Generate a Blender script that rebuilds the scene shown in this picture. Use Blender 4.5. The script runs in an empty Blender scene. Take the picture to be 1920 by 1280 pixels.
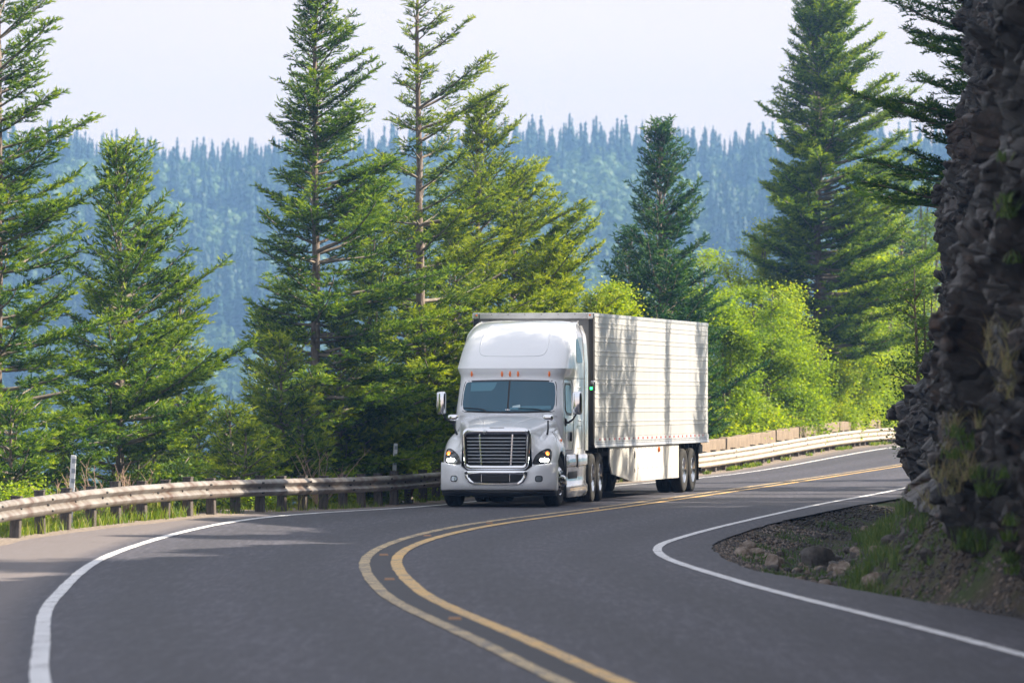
import bpy, bmesh, math, random
import numpy as np
from mathutils import Vector, Matrix
from mathutils.bvhtree import BVHTree
R = math.radians
PI = math.pi
scn = bpy.context.scene
COL = scn.collection

# ------------------------------------------------------------------ camera, sky, sun, exposure
FPX = 10000.0            # focal length in photo pixels (1920 wide)
CAMZ = 2.57
cam_d = bpy.data.cameras.new("camera")
cam = bpy.data.objects.new("camera", cam_d); COL.objects.link(cam)
cam_d.sensor_width = 36.0
cam_d.lens = FPX / 1920 * 36.0
cam_d.clip_start = 0.5
cam_d.clip_end = 9000
cam_d.dof.use_dof = True
cam_d.dof.focus_distance = 110.0
cam_d.dof.aperture_fstop = 3.7
cam.location = (0, 0, CAMZ)
cam.rotation_euler = (R(90) + math.atan(72.0 / FPX), 0, 0)
scn.camera = cam

SUN_AZ = math.atan2(0.995, 0.10)      # from +Y towards +X
SUN_EL = R(36)
SDIR = Vector((math.sin(SUN_AZ) * math.cos(SUN_EL), math.cos(SUN_AZ) * math.cos(SUN_EL), math.sin(SUN_EL)))
world = bpy.data.worlds.new("World"); scn.world = world; world.use_nodes = True
wn = world.node_tree; wn.nodes.clear()
sky = wn.nodes.new("ShaderNodeTexSky"); sky.sky_type = 'NISHITA'; sky.sun_disc = False
sky.sun_elevation = SUN_EL; sky.sun_rotation = SUN_AZ
sky.air_density = 1.0; sky.dust_density = 3.2; sky.ozone_density = 1.5; sky.altitude = 300
bg = wn.nodes.new("ShaderNodeBackground"); bg.inputs[1].default_value = 0.062
wo = wn.nodes.new("ShaderNodeOutputWorld")
# thin high cloud veil over the sky: whitens it unevenly
tc = wn.nodes.new("ShaderNodeTexCoord"); mpw = wn.nodes.new("ShaderNodeMapping")
mpw.inputs['Scale'].default_value = (2.2, 2.2, 14)
nz = wn.nodes.new("ShaderNodeTexNoise"); nz.inputs['Scale'].default_value = 3.0; nz.inputs['Detail'].default_value = 5
rp = wn.nodes.new("ShaderNodeValToRGB")
rp.color_ramp.elements[0].position = 0.3; rp.color_ramp.elements[0].color = (.70, .70, .70, 1)
rp.color_ramp.elements[1].position = 0.7; rp.color_ramp.elements[1].color = (.93, .93, .93, 1)
mx = wn.nodes.new("ShaderNodeMix"); mx.data_type = 'RGBA'
wn.links.new(tc.outputs['Generated'], mpw.inputs['Vector']); wn.links.new(mpw.outputs[0], nz.inputs['Vector'])
wn.links.new(nz.outputs['Fac'], rp.inputs[0]); wn.links.new(rp.outputs[0], mx.inputs[0])
wn.links.new(sky.outputs[0], mx.inputs[6]); mx.inputs[7].default_value = (6.1, 6.1, 6.5, 1)
sx = wn.nodes.new("ShaderNodeSeparateXYZ"); wn.links.new(tc.outputs['Generated'], sx.inputs[0])
mr = wn.nodes.new("ShaderNodeMapRange"); mr.inputs[1].default_value = 0.0; mr.inputs[2].default_value = 0.22; mr.inputs[3].default_value = .9; mr.inputs[4].default_value = 0.0
wn.links.new(sx.outputs[2], mr.inputs[0])
m2 = wn.nodes.new("ShaderNodeMix"); m2.data_type = 'RGBA'; wn.links.new(mr.outputs[0], m2.inputs[0]); wn.links.new(mx.outputs[2], m2.inputs[6]); m2.inputs[7].default_value = (6.7, 5.2, 4.35, 1)
wn.links.new(m2.outputs[2], bg.inputs[0]); wn.links.new(bg.outputs[0], wo.inputs[0])

sun_d = bpy.data.lights.new("sun", 'SUN'); sun_d.energy = 5.0; sun_d.angle = R(0.55); sun_d.color = (1.0, 0.88, 0.70)
sun = bpy.data.objects.new("sun", sun_d); COL.objects.link(sun)
sun.rotation_euler = SDIR.to_track_quat('Z', 'Y').to_euler()
sun.location = (60, 20, 80)

scn.view_settings.view_transform = 'Standard'; scn.view_settings.look = 'None'
scn.view_settings.exposure = 1.6; scn.view_settings.gamma = 1.0
scn.view_settings.use_curve_mapping = False
cy = scn.cycles
cy.max_bounces = 7; cy.diffuse_bounces = 3; cy.glossy_bounces = 3; cy.transmission_bounces = 4; cy.volume_bounces = 0
cy.transparent_max_bounces = 8
cy.use_denoising = True
cy.caustics_reflective = False; cy.caustics_refractive = False
cy.sample_clamp_indirect = 6.0

# ------------------------------------------------------------------ helpers
def tag(o, label=None, cat=None, group=None, kind=None):
    if label: o['label'] = label
    if cat: o['category'] = cat
    if group: o['group'] = group
    if kind: o['kind'] = kind
    return o

def empty(name, loc=(0, 0, 0), rz=0.0):
    o = bpy.data.objects.new(name, None); COL.objects.link(o)
    o.location = loc; o.rotation_euler = (0, 0, rz); o.empty_display_size = .3
    return o

def fastmesh(name, V, faces, attr=None):
    """V (n,3); faces: list of (m,k) int arrays; attr: per-face floats in the same order"""
    me = bpy.data.meshes.new(name)
    V = np.ascontiguousarray(V, dtype=np.float32)
    me.vertices.add(len(V)); me.vertices.foreach_set('co', V.ravel())
    faces = [f for f in faces if len(f)]
    loops = np.concatenate([f.ravel() for f in faces]).astype(np.int32)
    sizes = np.concatenate([np.full(len(f), f.shape[1], dtype=np.int32) for f in faces])
    starts = np.concatenate([[0], np.cumsum(sizes)[:-1]]).astype(np.int32)
    me.loops.add(len(loops)); me.loops.foreach_set('vertex_index', loops)
    me.polygons.add(len(sizes)); me.polygons.foreach_set('loop_start', starts)
    me.update(calc_edges=True)
    if attr is not None:
        a = me.attributes.new('tint', 'FLOAT', 'FACE'); a.data.foreach_set('value', np.asarray(attr, dtype=np.float32))
    return me

def link(name, me, mat, parent=None, smooth=None):
    o = bpy.data.objects.new(name, me); COL.objects.link(o)
    for m in (mat if isinstance(mat, (list, tuple)) else [mat]): me.materials.append(m)
    if smooth is not None:
        me.shade_smooth()
        if smooth < 179: me.set_sharp_from_angle(angle=R(smooth))
    if parent: o.parent = parent
    return o

class MB:
    def __init__(s): s.v = []; s.f = []; s.m = []
    def add(s, v, f, m=0):
        n = len(s.v); s.v += [tuple(p) for p in v]; s.f += [tuple(i + n for i in q) for q in f]; s.m += [m] * len(f)
        return s
    def box(s, c, d, r=0.0, m=0, M=None, seg=1):
        bm = bmesh.new(); bmesh.ops.create_cube(bm, size=1.0)
        for v in bm.verts: v.co = Vector((v.co.x * d[0], v.co.y * d[1], v.co.z * d[2]))
        if r > 0: bmesh.ops.bevel(bm, geom=list(bm.edges), offset=min(r, min(d) * .49), segments=seg, affect='EDGES', profile=.5)
        bm.verts.index_update()
        T = Matrix.Translation(c) @ (M.to_4x4() if M else Matrix.Identity(4))
        s.add([T @ v.co for v in bm.verts], [[v.index for v in f.verts] for f in bm.faces], m); bm.free(); return s
    def tube(s, pts, r, n=8, m=0, cap=True):
        pts = [Vector(p) for p in pts]; k = len(pts)
        rr = r if isinstance(r, (list, tuple)) else [r] * k
        ref = None; V = []
        for i, p in enumerate(pts):
            t = (pts[min(i + 1, k - 1)] - pts[max(i - 1, 0)]).normalized()
            if ref is None: ref = t.orthogonal().normalized()
            ref = (ref - t * ref.dot(t)).normalized(); b = t.cross(ref)
            for j in range(n):
                a = 2 * PI * j / n; V.append(p + (ref * math.cos(a) + b * math.sin(a)) * rr[i])
        F = [(i * n + j, i * n + (j + 1) % n, (i + 1) * n + (j + 1) % n, (i + 1) * n + j) for i in range(k - 1) for j in range(n)]
        if cap: F += [tuple(range(n))[::-1], tuple((k - 1) * n + j for j in range(n))]
        return s.add(V, F, m)
    def lathe(s, prof, n=32, m=0, axis='x', c=(0, 0, 0)):
        """prof (radius, along)"""
        V = []; k = len(prof)
        for (r, a) in prof:
            for j in range(n):
                t = 2 * PI * j / n
                p = (a, r * math.cos(t), r * math.sin(t)) if axis == 'x' else ((r * math.cos(t), a, r * math.sin(t)) if axis == 'y' else (r * math.cos(t), r * math.sin(t), a))
                V.append((p[0] + c[0], p[1] + c[1], p[2] + c[2]))
        F = [(i * n + j, i * n + (j + 1) % n, (i + 1) * n + (j + 1) % n, (i + 1) * n + j) for i in range(k - 1) for j in range(n)]
        return s.add(V, F, m)
    def grid(s, P, m=0, flip=False, wrap=False):
        P = np.asarray(P, float); a, b = P.shape[:2]; F = []
        for i in range(a - 1):
            for j in range(b if wrap else b - 1):
                q = (i * b + j, i * b + (j + 1) % b, (i + 1) * b + (j + 1) % b, (i + 1) * b + j)
                F.append(q[::-1] if flip else q)
        return s.add(P.reshape(-1, 3).tolist(), F, m)
    def build(s, name, mat, parent=None, smooth=35):
        me = bpy.data.meshes.new(name); me.from_pydata([tuple(p) for p in s.v], [], s.f)
        me.polygons.foreach_set('material_index', s.m); me.update()
        bm = bmesh.new(); bm.from_mesh(me); bmesh.ops.recalc_face_normals(bm, faces=bm.faces); bm.to_mesh(me); bm.free()
        return link(name, me, mat, parent, smooth)

def copy_tree(o, parent=None):
    c = o.copy(); COL.objects.link(c); c.parent = parent
    for ch in list(o.children): copy_tree(ch, c)
    return c

# ---- numpy noise
def _hash(i, j, k, s):
    h = (i * 374761393 + j * 668265263 + k * 2147483647 + s * 974634777) & 0xFFFFFFFF
    h = ((h ^ (h >> 13)) * 1274126177) & 0xFFFFFFFF
    h = ((h ^ (h >> 16)) * 2246822519) & 0xFFFFFFFF
    return ((h ^ (h >> 15)) & 0xFFFFFF) / float(0xFFFFFF)
def vnoise(P, s=0):
    P = np.asarray(P, float); I = np.floor(P).astype(np.int64); f = P - I; f = f * f * (3 - 2 * f); o = 0
    for a in (0, 1):
        for b in (0, 1):
            for c in (0, 1):
                w = (f[:, 0] if a else 1 - f[:, 0]) * (f[:, 1] if b else 1 - f[:, 1]) * (f[:, 2] if c else 1 - f[:, 2])
                o = o + w * _hash(I[:, 0] + a, I[:, 1] + b, I[:, 2] + c, s)
    return o * 2 - 1
def fbm(P, s=0, n=4):
    o = 0; a = 1
    for i in range(n): o = o + a * vnoise(np.asarray(P) * 2 ** i, s + i); a *= .5
    return o
def worley(P, s=0):
    """nearest cell: returns F1, F2, cell rand, vector to seed, cell rand dir"""
    I = np.floor(P).astype(np.int64); n = len(P)
    d1 = np.full(n, 9.); d2 = np.full(n, 9.); cid = np.zeros((n, 3), np.int64); vec = np.zeros((n, 3))
    for a in (-1, 0, 1):
        for b in (-1, 0, 1):
            for c in (-1, 0, 1):
                C = I + np.array([a, b, c])
                S = C + np.stack([_hash(C[:, 0], C[:, 1], C[:, 2], s + q) for q in (1, 2, 3)], 1)
                v = P - S; d = np.sqrt((v * v).sum(1)); m = d < d1
                d2 = np.where(m, d1, np.minimum(d2, d)); d1 = np.where(m, d, d1)
                cid[m] = C[m]; vec[m] = v[m]
    cr = _hash(cid[:, 0], cid[:, 1], cid[:, 2], s + 7)
    cd = np.stack([_hash(cid[:, 0], cid[:, 1], cid[:, 2], s + q) for q in (11, 12, 13)], 1) * 2 - 1
    return d1, d2, cr, vec, cd

# ------------------------------------------------------------------ materials
def nmat(name):
    m = bpy.data.materials.new(name); m.use_nodes = True; nt = m.node_tree
    return m, nt, nt.nodes['Principled BSDF']
def node(nt, t, **kw):
    n = nt.nodes.new(t)
    for k, v in kw.items():
        if k.startswith('i_'):
            n.inputs[k[2:].replace('_', ' ')].default_value = v
        else: setattr(n, k, v)
    return n
def plain(name, col, rough=.5, metal=0., coat=0., spec=.5, emit=None, es=0.):
    m, nt, b = nmat(name)
    b.inputs['Base Color'].default_value = (*col, 1); b.inputs['Roughness'].default_value = rough
    b.inputs['Metallic'].default_value = metal; b.inputs['Coat Weight'].default_value = coat
    b.inputs['Coat Roughness'].default_value = .06; b.inputs['Specular IOR Level'].default_value = spec
    if emit: b.inputs['Emission Color'].default_value = (*emit, 1); b.inputs['Emission Strength'].default_value = es
    return m
def ramp(nt, fac, stops):
    r = nt.nodes.new('ShaderNodeValToRGB'); e = r.color_ramp.elements
    while len(e) < len(stops): e.new(.5)
    for i, (p, c) in enumerate(stops): e[i].position = p; e[i].color = (*c, 1)
    nt.links.new(fac, r.inputs[0]); return r.outputs[0]
def mixc(nt, fac, a, b):
    n = nt.nodes.new('ShaderNodeMix'); n.data_type = 'RGBA'
    for v, i in ((fac, 0), (a, 6), (b, 7)):
        if hasattr(v, 'links') or hasattr(v, 'is_linked'): nt.links.new(v, n.inputs[i])
        else: n.inputs[i].default_value = v if i == 0 else (*v, 1)
    return n.outputs[2]
def noise(nt, scale, detail=4, rough=.6, vec=None, stretch=None):
    n = node(nt, 'ShaderNodeTexNoise'); n.inputs['Scale'].default_value = scale
    n.inputs['Detail'].default_value = detail; n.inputs['Roughness'].default_value = rough
    if vec is None:
        vec = node(nt, 'ShaderNodeTexCoord').outputs['Object']
    if stretch:
        mp = node(nt, 'ShaderNodeMapping'); mp.inputs['Scale'].default_value = stretch
        nt.links.new(vec, mp.inputs['Vector']); vec = mp.outputs[0]
    nt.links.new(vec, n.inputs['Vector']); return n.outputs['Fac']
def bump(nt, b, h, strength=.3, dist=.02):
    n = node(nt, 'ShaderNodeBump'); n.inputs['Strength'].default_value = strength; n.inputs['Distance'].default_value = dist
    nt.links.new(h, n.inputs['Height']); nt.links.new(n.outputs[0], b.inputs['Normal'])
    return n
def noisy(name, stops, scale, rough=.8, detail=5, bs=.4, bd=.02, bscale=None, stretch=None, spec=.3, metal=0.):
    m, nt, b = nmat(name)
    f = noise(nt, scale, detail, stretch=stretch)
    nt.links.new(ramp(nt, f, stops), b.inputs['Base Color'])
    b.inputs['Roughness'].default_value = rough; b.inputs['Specular IOR Level'].default_value = spec; b.inputs['Metallic'].default_value = metal
    if bs: bump(nt, b, noise(nt, bscale or scale * 3, 4, stretch=stretch), bs, bd)
    return m
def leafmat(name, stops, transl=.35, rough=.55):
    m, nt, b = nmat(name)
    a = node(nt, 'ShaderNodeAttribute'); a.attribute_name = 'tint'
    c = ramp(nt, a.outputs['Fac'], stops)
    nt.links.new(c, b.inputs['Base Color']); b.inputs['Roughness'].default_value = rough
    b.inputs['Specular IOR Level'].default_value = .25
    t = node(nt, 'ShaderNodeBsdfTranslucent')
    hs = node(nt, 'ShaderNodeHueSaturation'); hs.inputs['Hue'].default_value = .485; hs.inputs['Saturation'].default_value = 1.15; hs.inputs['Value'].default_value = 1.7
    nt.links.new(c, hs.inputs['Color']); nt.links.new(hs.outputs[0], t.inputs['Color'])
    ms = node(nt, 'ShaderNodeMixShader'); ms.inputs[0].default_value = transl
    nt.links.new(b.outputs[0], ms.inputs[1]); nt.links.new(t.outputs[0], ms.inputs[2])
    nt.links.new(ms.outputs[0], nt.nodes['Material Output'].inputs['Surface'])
    return m

# asphalt
def make_asphalt():
    m, nt, b = nmat('asphalt')
    co = node(nt, 'ShaderNodeTexCoord').outputs['Object']
    big = noise(nt, .22, 4, .6, co, (1, .45, 1)); fine = noise(nt, 26, 3, .7, co); mid = noise(nt, 1.6, 5, .7, co)
    c1 = ramp(nt, big, [(.3, (.024, .025, .042)), (.7, (.050, .049, .070))])
    c2 = mixc(nt, .42, c1, ramp(nt, mid, [(.38, (.014, .014, .022)), (.62, (.085, .082, .098))]))
    vor = node(nt, 'ShaderNodeTexVoronoi'); vor.inputs['Scale'].default_value = 36; nt.links.new(co, vor.inputs['Vector'])
    ag = ramp(nt, vor.outputs['Color'], [(0, (.018, .018, .022)), (.5, (.05, .048, .06)), (1, (.20, .19, .21))])
    sp = noise(nt, 9, 8, .9, co); c2 = mixc(nt, .55, c2, ramp(nt, sp, [(.38, (.008, .008, .014)), (.5, (.044, .044, .063)), (.63, (.19, .185, .23))]))
    c3 = mixc(nt, .4, c2, ag)
    st = noise(nt, 1.0, 6, .8, co, (13, .8, 1)); c3 = mixc(nt, .34, c3, ramp(nt, st, [(.36, (.010, .010, .014)), (.5, (.038, .037, .053)), (.64, (.15, .145, .18))]))
    ao = node(nt, 'ShaderNodeAttribute'); ao.attribute_name = 'off'
    def M(op, a, b=None):
        n = node(nt, 'ShaderNodeMath', operation=op)
        for k, v in enumerate((a, b)):
            if v is None: continue
            if hasattr(v, 'is_linked'): nt.links.new(v, n.inputs[k])
            else: n.inputs[k].default_value = v
        return n.outputs[0]
    wob = M('MULTIPLY', noise(nt, .5, 3, .5, co), .5)
    ab = M('ADD', M('ABSOLUTE', ao.outputs['Fac']), wob)
    trk = M('MULTIPLY', M('ADD', M('COSINE', M('MULTIPLY', M('SUBTRACT', ab, 1.35), 3.49)), 1.0), .5)
    c3 = mixc(nt, M('MULTIPLY', trk, .42), c3, (.030, .030, .037))          # tyre-polished wheel paths
    shd = node(nt, 'ShaderNodeMapRange'); shd.inputs[1].default_value = 3.95; shd.inputs[2].default_value = 4.35; nt.links.new(M('MULTIPLY', ao.outputs['Fac'], -1.0), shd.inputs[0])
    c3 = mixc(nt, M('MULTIPLY', shd.outputs[0], .55), c3, (.21, .18, .172))   # pinkish left shoulder, lightened to paint in the sun patches
    # thin cracks
    vd = node(nt, 'ShaderNodeTexVoronoi'); vd.feature = 'DISTANCE_TO_EDGE'; vd.inputs['Scale'].default_value = .16
    dn = node(nt, 'ShaderNodeTexNoise'); dn.inputs['Scale'].default_value = .8; dn.inputs['Detail'].default_value = 5; nt.links.new(co, dn.inputs['Vector'])
    va = node(nt, 'ShaderNodeVectorMath', operation='MULTIPLY_ADD'); va.inputs[1].default_value = (2.2, 2.2, 0)
    nt.links.new(dn.outputs['Color'], va.inputs[0]); nt.links.new(co, va.inputs[2]); nt.links.new(va.outputs[0], vd.inputs['Vector'])
    cf = ramp(nt, vd.outputs['Distance'], [(0.0, (1, 1, 1)), (.0035, (0, 0, 0))])
    ck = mixc(nt, cf, c3, (.03, .03, .034))
    nt.links.new(ck, b.inputs['Base Color'])
    b.inputs['Roughness'].default_value = .72; b.inputs['Specular IOR Level'].default_value = .35
    bump(nt, b, fine, .5, .01)
    return m
ASPHALT = make_asphalt()
def paintmat(name, col, col2, dirt=.48, sc=3.0):
    m, nt, b = nmat(name)
    co = node(nt, 'ShaderNodeTexCoord').outputs['Object']
    n1 = noise(nt, sc, 6, .75, co); n2 = noise(nt, 30, 2, .6, co)
    base = ramp(nt, n1, [(.32, col2), (.55, col)])
    ad = node(nt, 'ShaderNodeMath', operation='MULTIPLY'); nt.links.new(n1, ad.inputs[0]); nt.links.new(n2, ad.inputs[1])
    w = ramp(nt, ad.outputs[0], [(dirt * .25, (1, 1, 1)), (dirt * .34, (0, 0, 0))])
    nt.links.new(mixc(nt, w, base, (.10, .095, .10)), b.inputs['Base Color'])
    b.inputs['Roughness'].default_value = .6; b.inputs['Specular IOR Level'].default_value = .3
    return m
WLINE = paintmat('white_line_paint', (.72, .72, .74), (.46, .46, .48), .56)
YLINE = paintmat('yellow_line_paint', (.70, .43, .13), (.58, .44, .27), .68)
YLINE2 = paintmat('worn_yellow_line_paint', (.60, .44, .22), (.42, .32, .18), .80)
TAR = noisy('dark_sealed_strip', [(.3, (.035, .035, .042)), (.7, (.062, .06, .07))], 6, .75, bs=.3, bscale=40, bd=.006)
GRAVEL = noisy('shoulder_gravel', [(.3, (.10, .08, .07)), (.5, (.22, .18, .15)), (.7, (.34, .29, .25))], 18, .95, detail=6, bs=.7, bd=.03, bscale=30)
def make_ground():
    m, nt, b = nmat('ground_soil')
    co = node(nt, 'ShaderNodeTexCoord').outputs['Object']
    a = noise(nt, .5, 5, .6, co); f = noise(nt, 9, 6, .75, co)
    soil = ramp(nt, f, [(.3, (.035, .028, .022)), (.55, (.085, .068, .052)), (.72, (.17, .145, .12))])
    grs = ramp(nt, f, [(.3, (.02, .035, .012)), (.7, (.07, .10, .03))])
    nt.links.new(mixc(nt, ramp(nt, a, [(.42, (0, 0, 0)), (.6, (1, 1, 1))]), soil, grs), b.inputs['Base Color'])
    b.inputs['Roughness'].default_value = .95; b.inputs['Specular IOR Level'].default_value = .15
    bump(nt, b, f, .8, .06); return m
GROUND = make_ground()
PAINT = plain('white_truck_paint', (.87, .89, .93), .30, 0, .8)
PAINT2 = plain('pearl_side_paint', (.52, .53, .55), .2, .15, .9)
CHROME = plain('chrome', (.82, .84, .87), .09, 1.0)
CHROME2 = plain('brushed_chrome', (.62, .64, .67), .22, 1.0)
SLATM = plain('polished_slat', (.80, .84, .90), .3, .35, .8)
BLACK = plain('black_plastic', (.018, .018, .02), .45)
RUBBER = noisy('tyre_rubber', [(.3, (.018, .018, .018)), (.7, (.035, .034, .033))], 8, .85, bs=.2, bscale=60, bd=.003)
DARK = plain('dark_chassis', (.022, .022, .024), .6)
GAPM = plain('panel_gap', (.05, .05, .055), .7)
GLASS = plain('windscreen_glass', (.012, .085, .14), .05, 0, .25, .55)
VISOR_REFL = plain('visor_and_reflection_tint', (.05, .19, .27), .08, 0, .25, .6)
SIDEG = plain('side_window_glass', (.012, .018, .016), .05, 0, .5, .8)
AMBER = plain('amber_lens', (.50, .10, .015), .2, 0, 1.0, emit=(1, .25, .03), es=.08)
AMBERON = plain('lit_amber_lamp', (.9, .25, .05), .2, 0, 1.0, emit=(1, .22, .03), es=1.0)
HLON = plain('lit_headlamp', (.9, .9, .85), .2, 0, 1.0, emit=(1, .97, .86), es=14.0)
HLH = plain('headlamp_housing', (.07, .075, .085), .12, .3, 1.0)
REFL = plain('headlamp_reflector', (.6, .65, .7), .15, 1.0)
FOG = plain('fog_lamp_glass', (.42, .47, .52), .1, .6, 1.0)
GREEN = plain('green_status_lamp', (.02, .7, .1), .3, emit=(.02, 1, .12), es=3.0)
MESHD = plain('dark_grille_mesh', (.012, .014, .018), .5)
def make_trailer_mat():
    m, nt, b = nmat('trailer_side_metal')
    co = node(nt, 'ShaderNodeTexCoord').outputs['Object']
    n1 = noise(nt, 1.0, 5, .7, co, (1, 2.2, .25)); n2 = noise(nt, 1.0, 4, .6, co, (1, 14, 1.6))
    nt.links.new(ramp(nt, n1, [(.3, (.41, .41, .415)), (.7, (.53, .53, .53))]), b.inputs['Base Color'])
    b.inputs['Metallic'].default_value = .25; b.inputs['Roughness'].default_value = .36
    bump(nt, b, n2, .35, .012); return m
TRAILM = make_trailer_mat()
ALU = noisy('aluminium_trim', [(.3, (.50, .51, .53)), (.7, (.66, .67, .69))], 4, .35, bs=.1, bd=.004, metal=.6)
SKIRTM = noisy('trailer_skirt_panel', [(.3, (.44, .43, .41)), (.7, (.52, .51, .49))], 1.2, .4, bs=.06, bd=.01)
TAPER = plain('red_tape', (.36, .03, .03), .4); TAPEW = plain('white_tape', (.75, .75, .75), .4)
GALV = noisy('weathered_galvanised_steel', [(.32, (.13, .075, .055)), (.45, (.21, .175, .155)), (.58, (.29, .27, .255)), (.75, (.37, .355, .34))], 2.2, .48, detail=7, bs=.15, bd=.004, metal=.45, spec=.5)
GALV2 = noisy('clean_galvanised_steel', [(.3, (.37, .325, .27)), (.7, (.50, .45, .385))], 1.6, .5, bs=.1, bd=.004, metal=.25)
WOOD = noisy('weathered_post_timber', [(.3, (.045, .038, .035)), (.7, (.15, .13, .12))], 5, .9, detail=6, bs=.6, bd=.02, stretch=(6, 6, .7))
CONC = noisy('tan_concrete', [(.3, (.16, .122, .092)), (.7, (.26, .205, .155))], 3, .9, detail=7, bs=.5, bd=.02, bscale=20)
PLASTW = plain('white_marker_plastic', (.70, .74, .78), .4)
PLASTG = plain('grey_reflective_band', (.30, .35, .42), .3)
BARK = noisy('conifer_bark', [(.3, (.07, .05, .04)), (.5, (.17, .13, .11)), (.7, (.30, .26, .23))], 4, .95, detail=6, bs=.7, bd=.03, stretch=(3, 3, .8))
BARKL = noisy('grey_branch_bark', [(.3, (.11, .09, .075)), (.7, (.30, .26, .22))], 6, .95, bs=.3, bd=.01)
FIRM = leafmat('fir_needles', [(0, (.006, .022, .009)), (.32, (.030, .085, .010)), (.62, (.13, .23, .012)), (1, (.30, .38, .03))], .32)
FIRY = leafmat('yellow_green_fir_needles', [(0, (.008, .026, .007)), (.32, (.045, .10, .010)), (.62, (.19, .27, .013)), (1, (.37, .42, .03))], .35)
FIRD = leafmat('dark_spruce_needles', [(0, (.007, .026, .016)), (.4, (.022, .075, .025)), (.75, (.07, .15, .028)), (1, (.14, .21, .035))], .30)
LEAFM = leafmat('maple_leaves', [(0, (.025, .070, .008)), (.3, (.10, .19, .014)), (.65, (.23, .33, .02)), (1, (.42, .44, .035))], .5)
LEAFD = leafmat('shaded_shrub_leaves', [(0, (.02, .05, .014)), (.5, (.05, .11, .02)), (1, (.12, .19, .03))], .35)  # dark greens; they paint shade into the tree by the cliff
GRASSM = leafmat('grass_blades', [(0, (.04, .09, .012)), (.5, (.12, .20, .02)), (.85, (.24, .27, .06)), (1, (.42, .34, .18))], .4)
GRASSC = leafmat('cliff_grass_blades', [(0, (.04, .085, .03)), (.5, (.09, .15, .04)), (.8, (.18, .20, .08)), (1, (.34, .27, .17))], .3)
FARC = leafmat('far_conifer_needles', [(0, (.012, .035, .022)), (1, (.035, .085, .04))], .1)
FARD = leafmat('far_broadleaf_leaves', [(0, (.03, .075, .02)), (1, (.09, .155, .035))], .2)
HILLM = noisy('far_hill_ground', [(.3, (.02, .045, .02)), (.7, (.045, .08, .03))], .02, 1.0, bs=0)
TWIG = plain('dry_twigs', (.32, .22, .16), .9)
def make_rock():
    m, nt, b = nmat('dark_basalt')
    co = node(nt, 'ShaderNodeTexCoord').outputs['Object']
    a = noise(nt, .55, 5, .65, co); f = noise(nt, 7, 7, .75, co); s = noise(nt, 22, 3, .8, co)
    base = ramp(nt, f, [(.28, (.007, .0065, .008)), (.5, (.024, .022, .024)), (.72, (.065, .060, .060))])
    rust = ramp(nt, f, [(.3, (.022, .014, .011)), (.7, (.10, .065, .045))])
    c = mixc(nt, ramp(nt, a, [(.44, (0, 0, 0)), (.6, (.85, .85, .85))]), base, rust)
    li = ramp(nt, s, [(.66, (0, 0, 0)), (.71, (1, 1, 1))])
    c = mixc(nt, li, c, (.28, .29, .27))
    at = node(nt, 'ShaderNodeAttribute'); at.attribute_name = 'tint'
    c = mixc(nt, at.outputs['Fac'], c, ramp(nt, f, [(.35, (.018, .011, .008)), (.55, (.055, .033, .022)), (.7, (.12, .082, .058))]))
    ce = node(nt, 'ShaderNodeAttribute'); ce.attribute_name = 'cell'
    gm = node(nt, 'ShaderNodeMix'); gm.data_type = 'RGBA'; gm.blend_type = 'MULTIPLY'; gm.inputs[0].default_value = 1.0
    nt.links.new(c, gm.inputs[6]); nt.links.new(ramp(nt, ce.outputs['Fac'], [(0, (.12, .115, .115)), (.45, (.36, .33, .32)), (.75, (.85, .70, .60)), (1, (2.6, 2.2, 1.95))]), gm.inputs[7]); c = gm.outputs[2]
    hs = []
    for sc_, th in ((2.1, .030), (5.5, .05)):
        dn = node(nt, 'ShaderNodeTexNoise'); dn.inputs['Scale'].default_value = 3; nt.links.new(co, dn.inputs['Vector'])
        va = node(nt, 'ShaderNodeVectorMath', operation='MULTIPLY_ADD'); va.inputs[1].default_value = (.25, .25, .25)
        nt.links.new(dn.outputs['Color'], va.inputs[0]); nt.links.new(co, va.inputs[2])
        vd = node(nt, 'ShaderNodeTexVoronoi'); vd.feature = 'DISTANCE_TO_EDGE'; vd.inputs['Scale'].default_value = sc_; nt.links.new(va.outputs[0], vd.inputs['Vector'])
        cf = ramp(nt, vd.outputs['Distance'], [(0, (1, 1, 1)), (th, (0, 0, 0))]); c = mixc(nt, cf, c, (.004, .004, .004)); hs.append(vd.outputs['Distance'])
    nt.links.new(c, b.inputs['Base Color']); b.inputs['Roughness'].default_value = .5; b.inputs['Specular IOR Level'].default_value = .6
    mh = node(nt, 'ShaderNodeMath', operation='MINIMUM'); nt.links.new(hs[0], mh.inputs[0]); mh.inputs[1].default_value = .12
    ad = node(nt, 'ShaderNodeMath', operation='MULTIPLY_ADD'); nt.links.new(mh.outputs[0], ad.inputs[0]); ad.inputs[1].default_value = 5.0; nt.links.new(f, ad.inputs[2])
    bump(nt, b, ad.outputs[0], 1.0, .09); return m
ROCK = make_rock()
STONE = noisy('ditch_stone', [(.3, (.10, .075, .055)), (.5, (.20, .16, .13)), (.7, (.32, .28, .25))], 2.5, .85, detail=6, bs=.6, bd=.02, bscale=14)
STONED = noisy('dark_ditch_stone', [(.3, (.03, .027, .026)), (.7, (.11, .10, .095))], 3.5, .7, detail=6, bs=.7, bd=.02, bscale=14)

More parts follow.
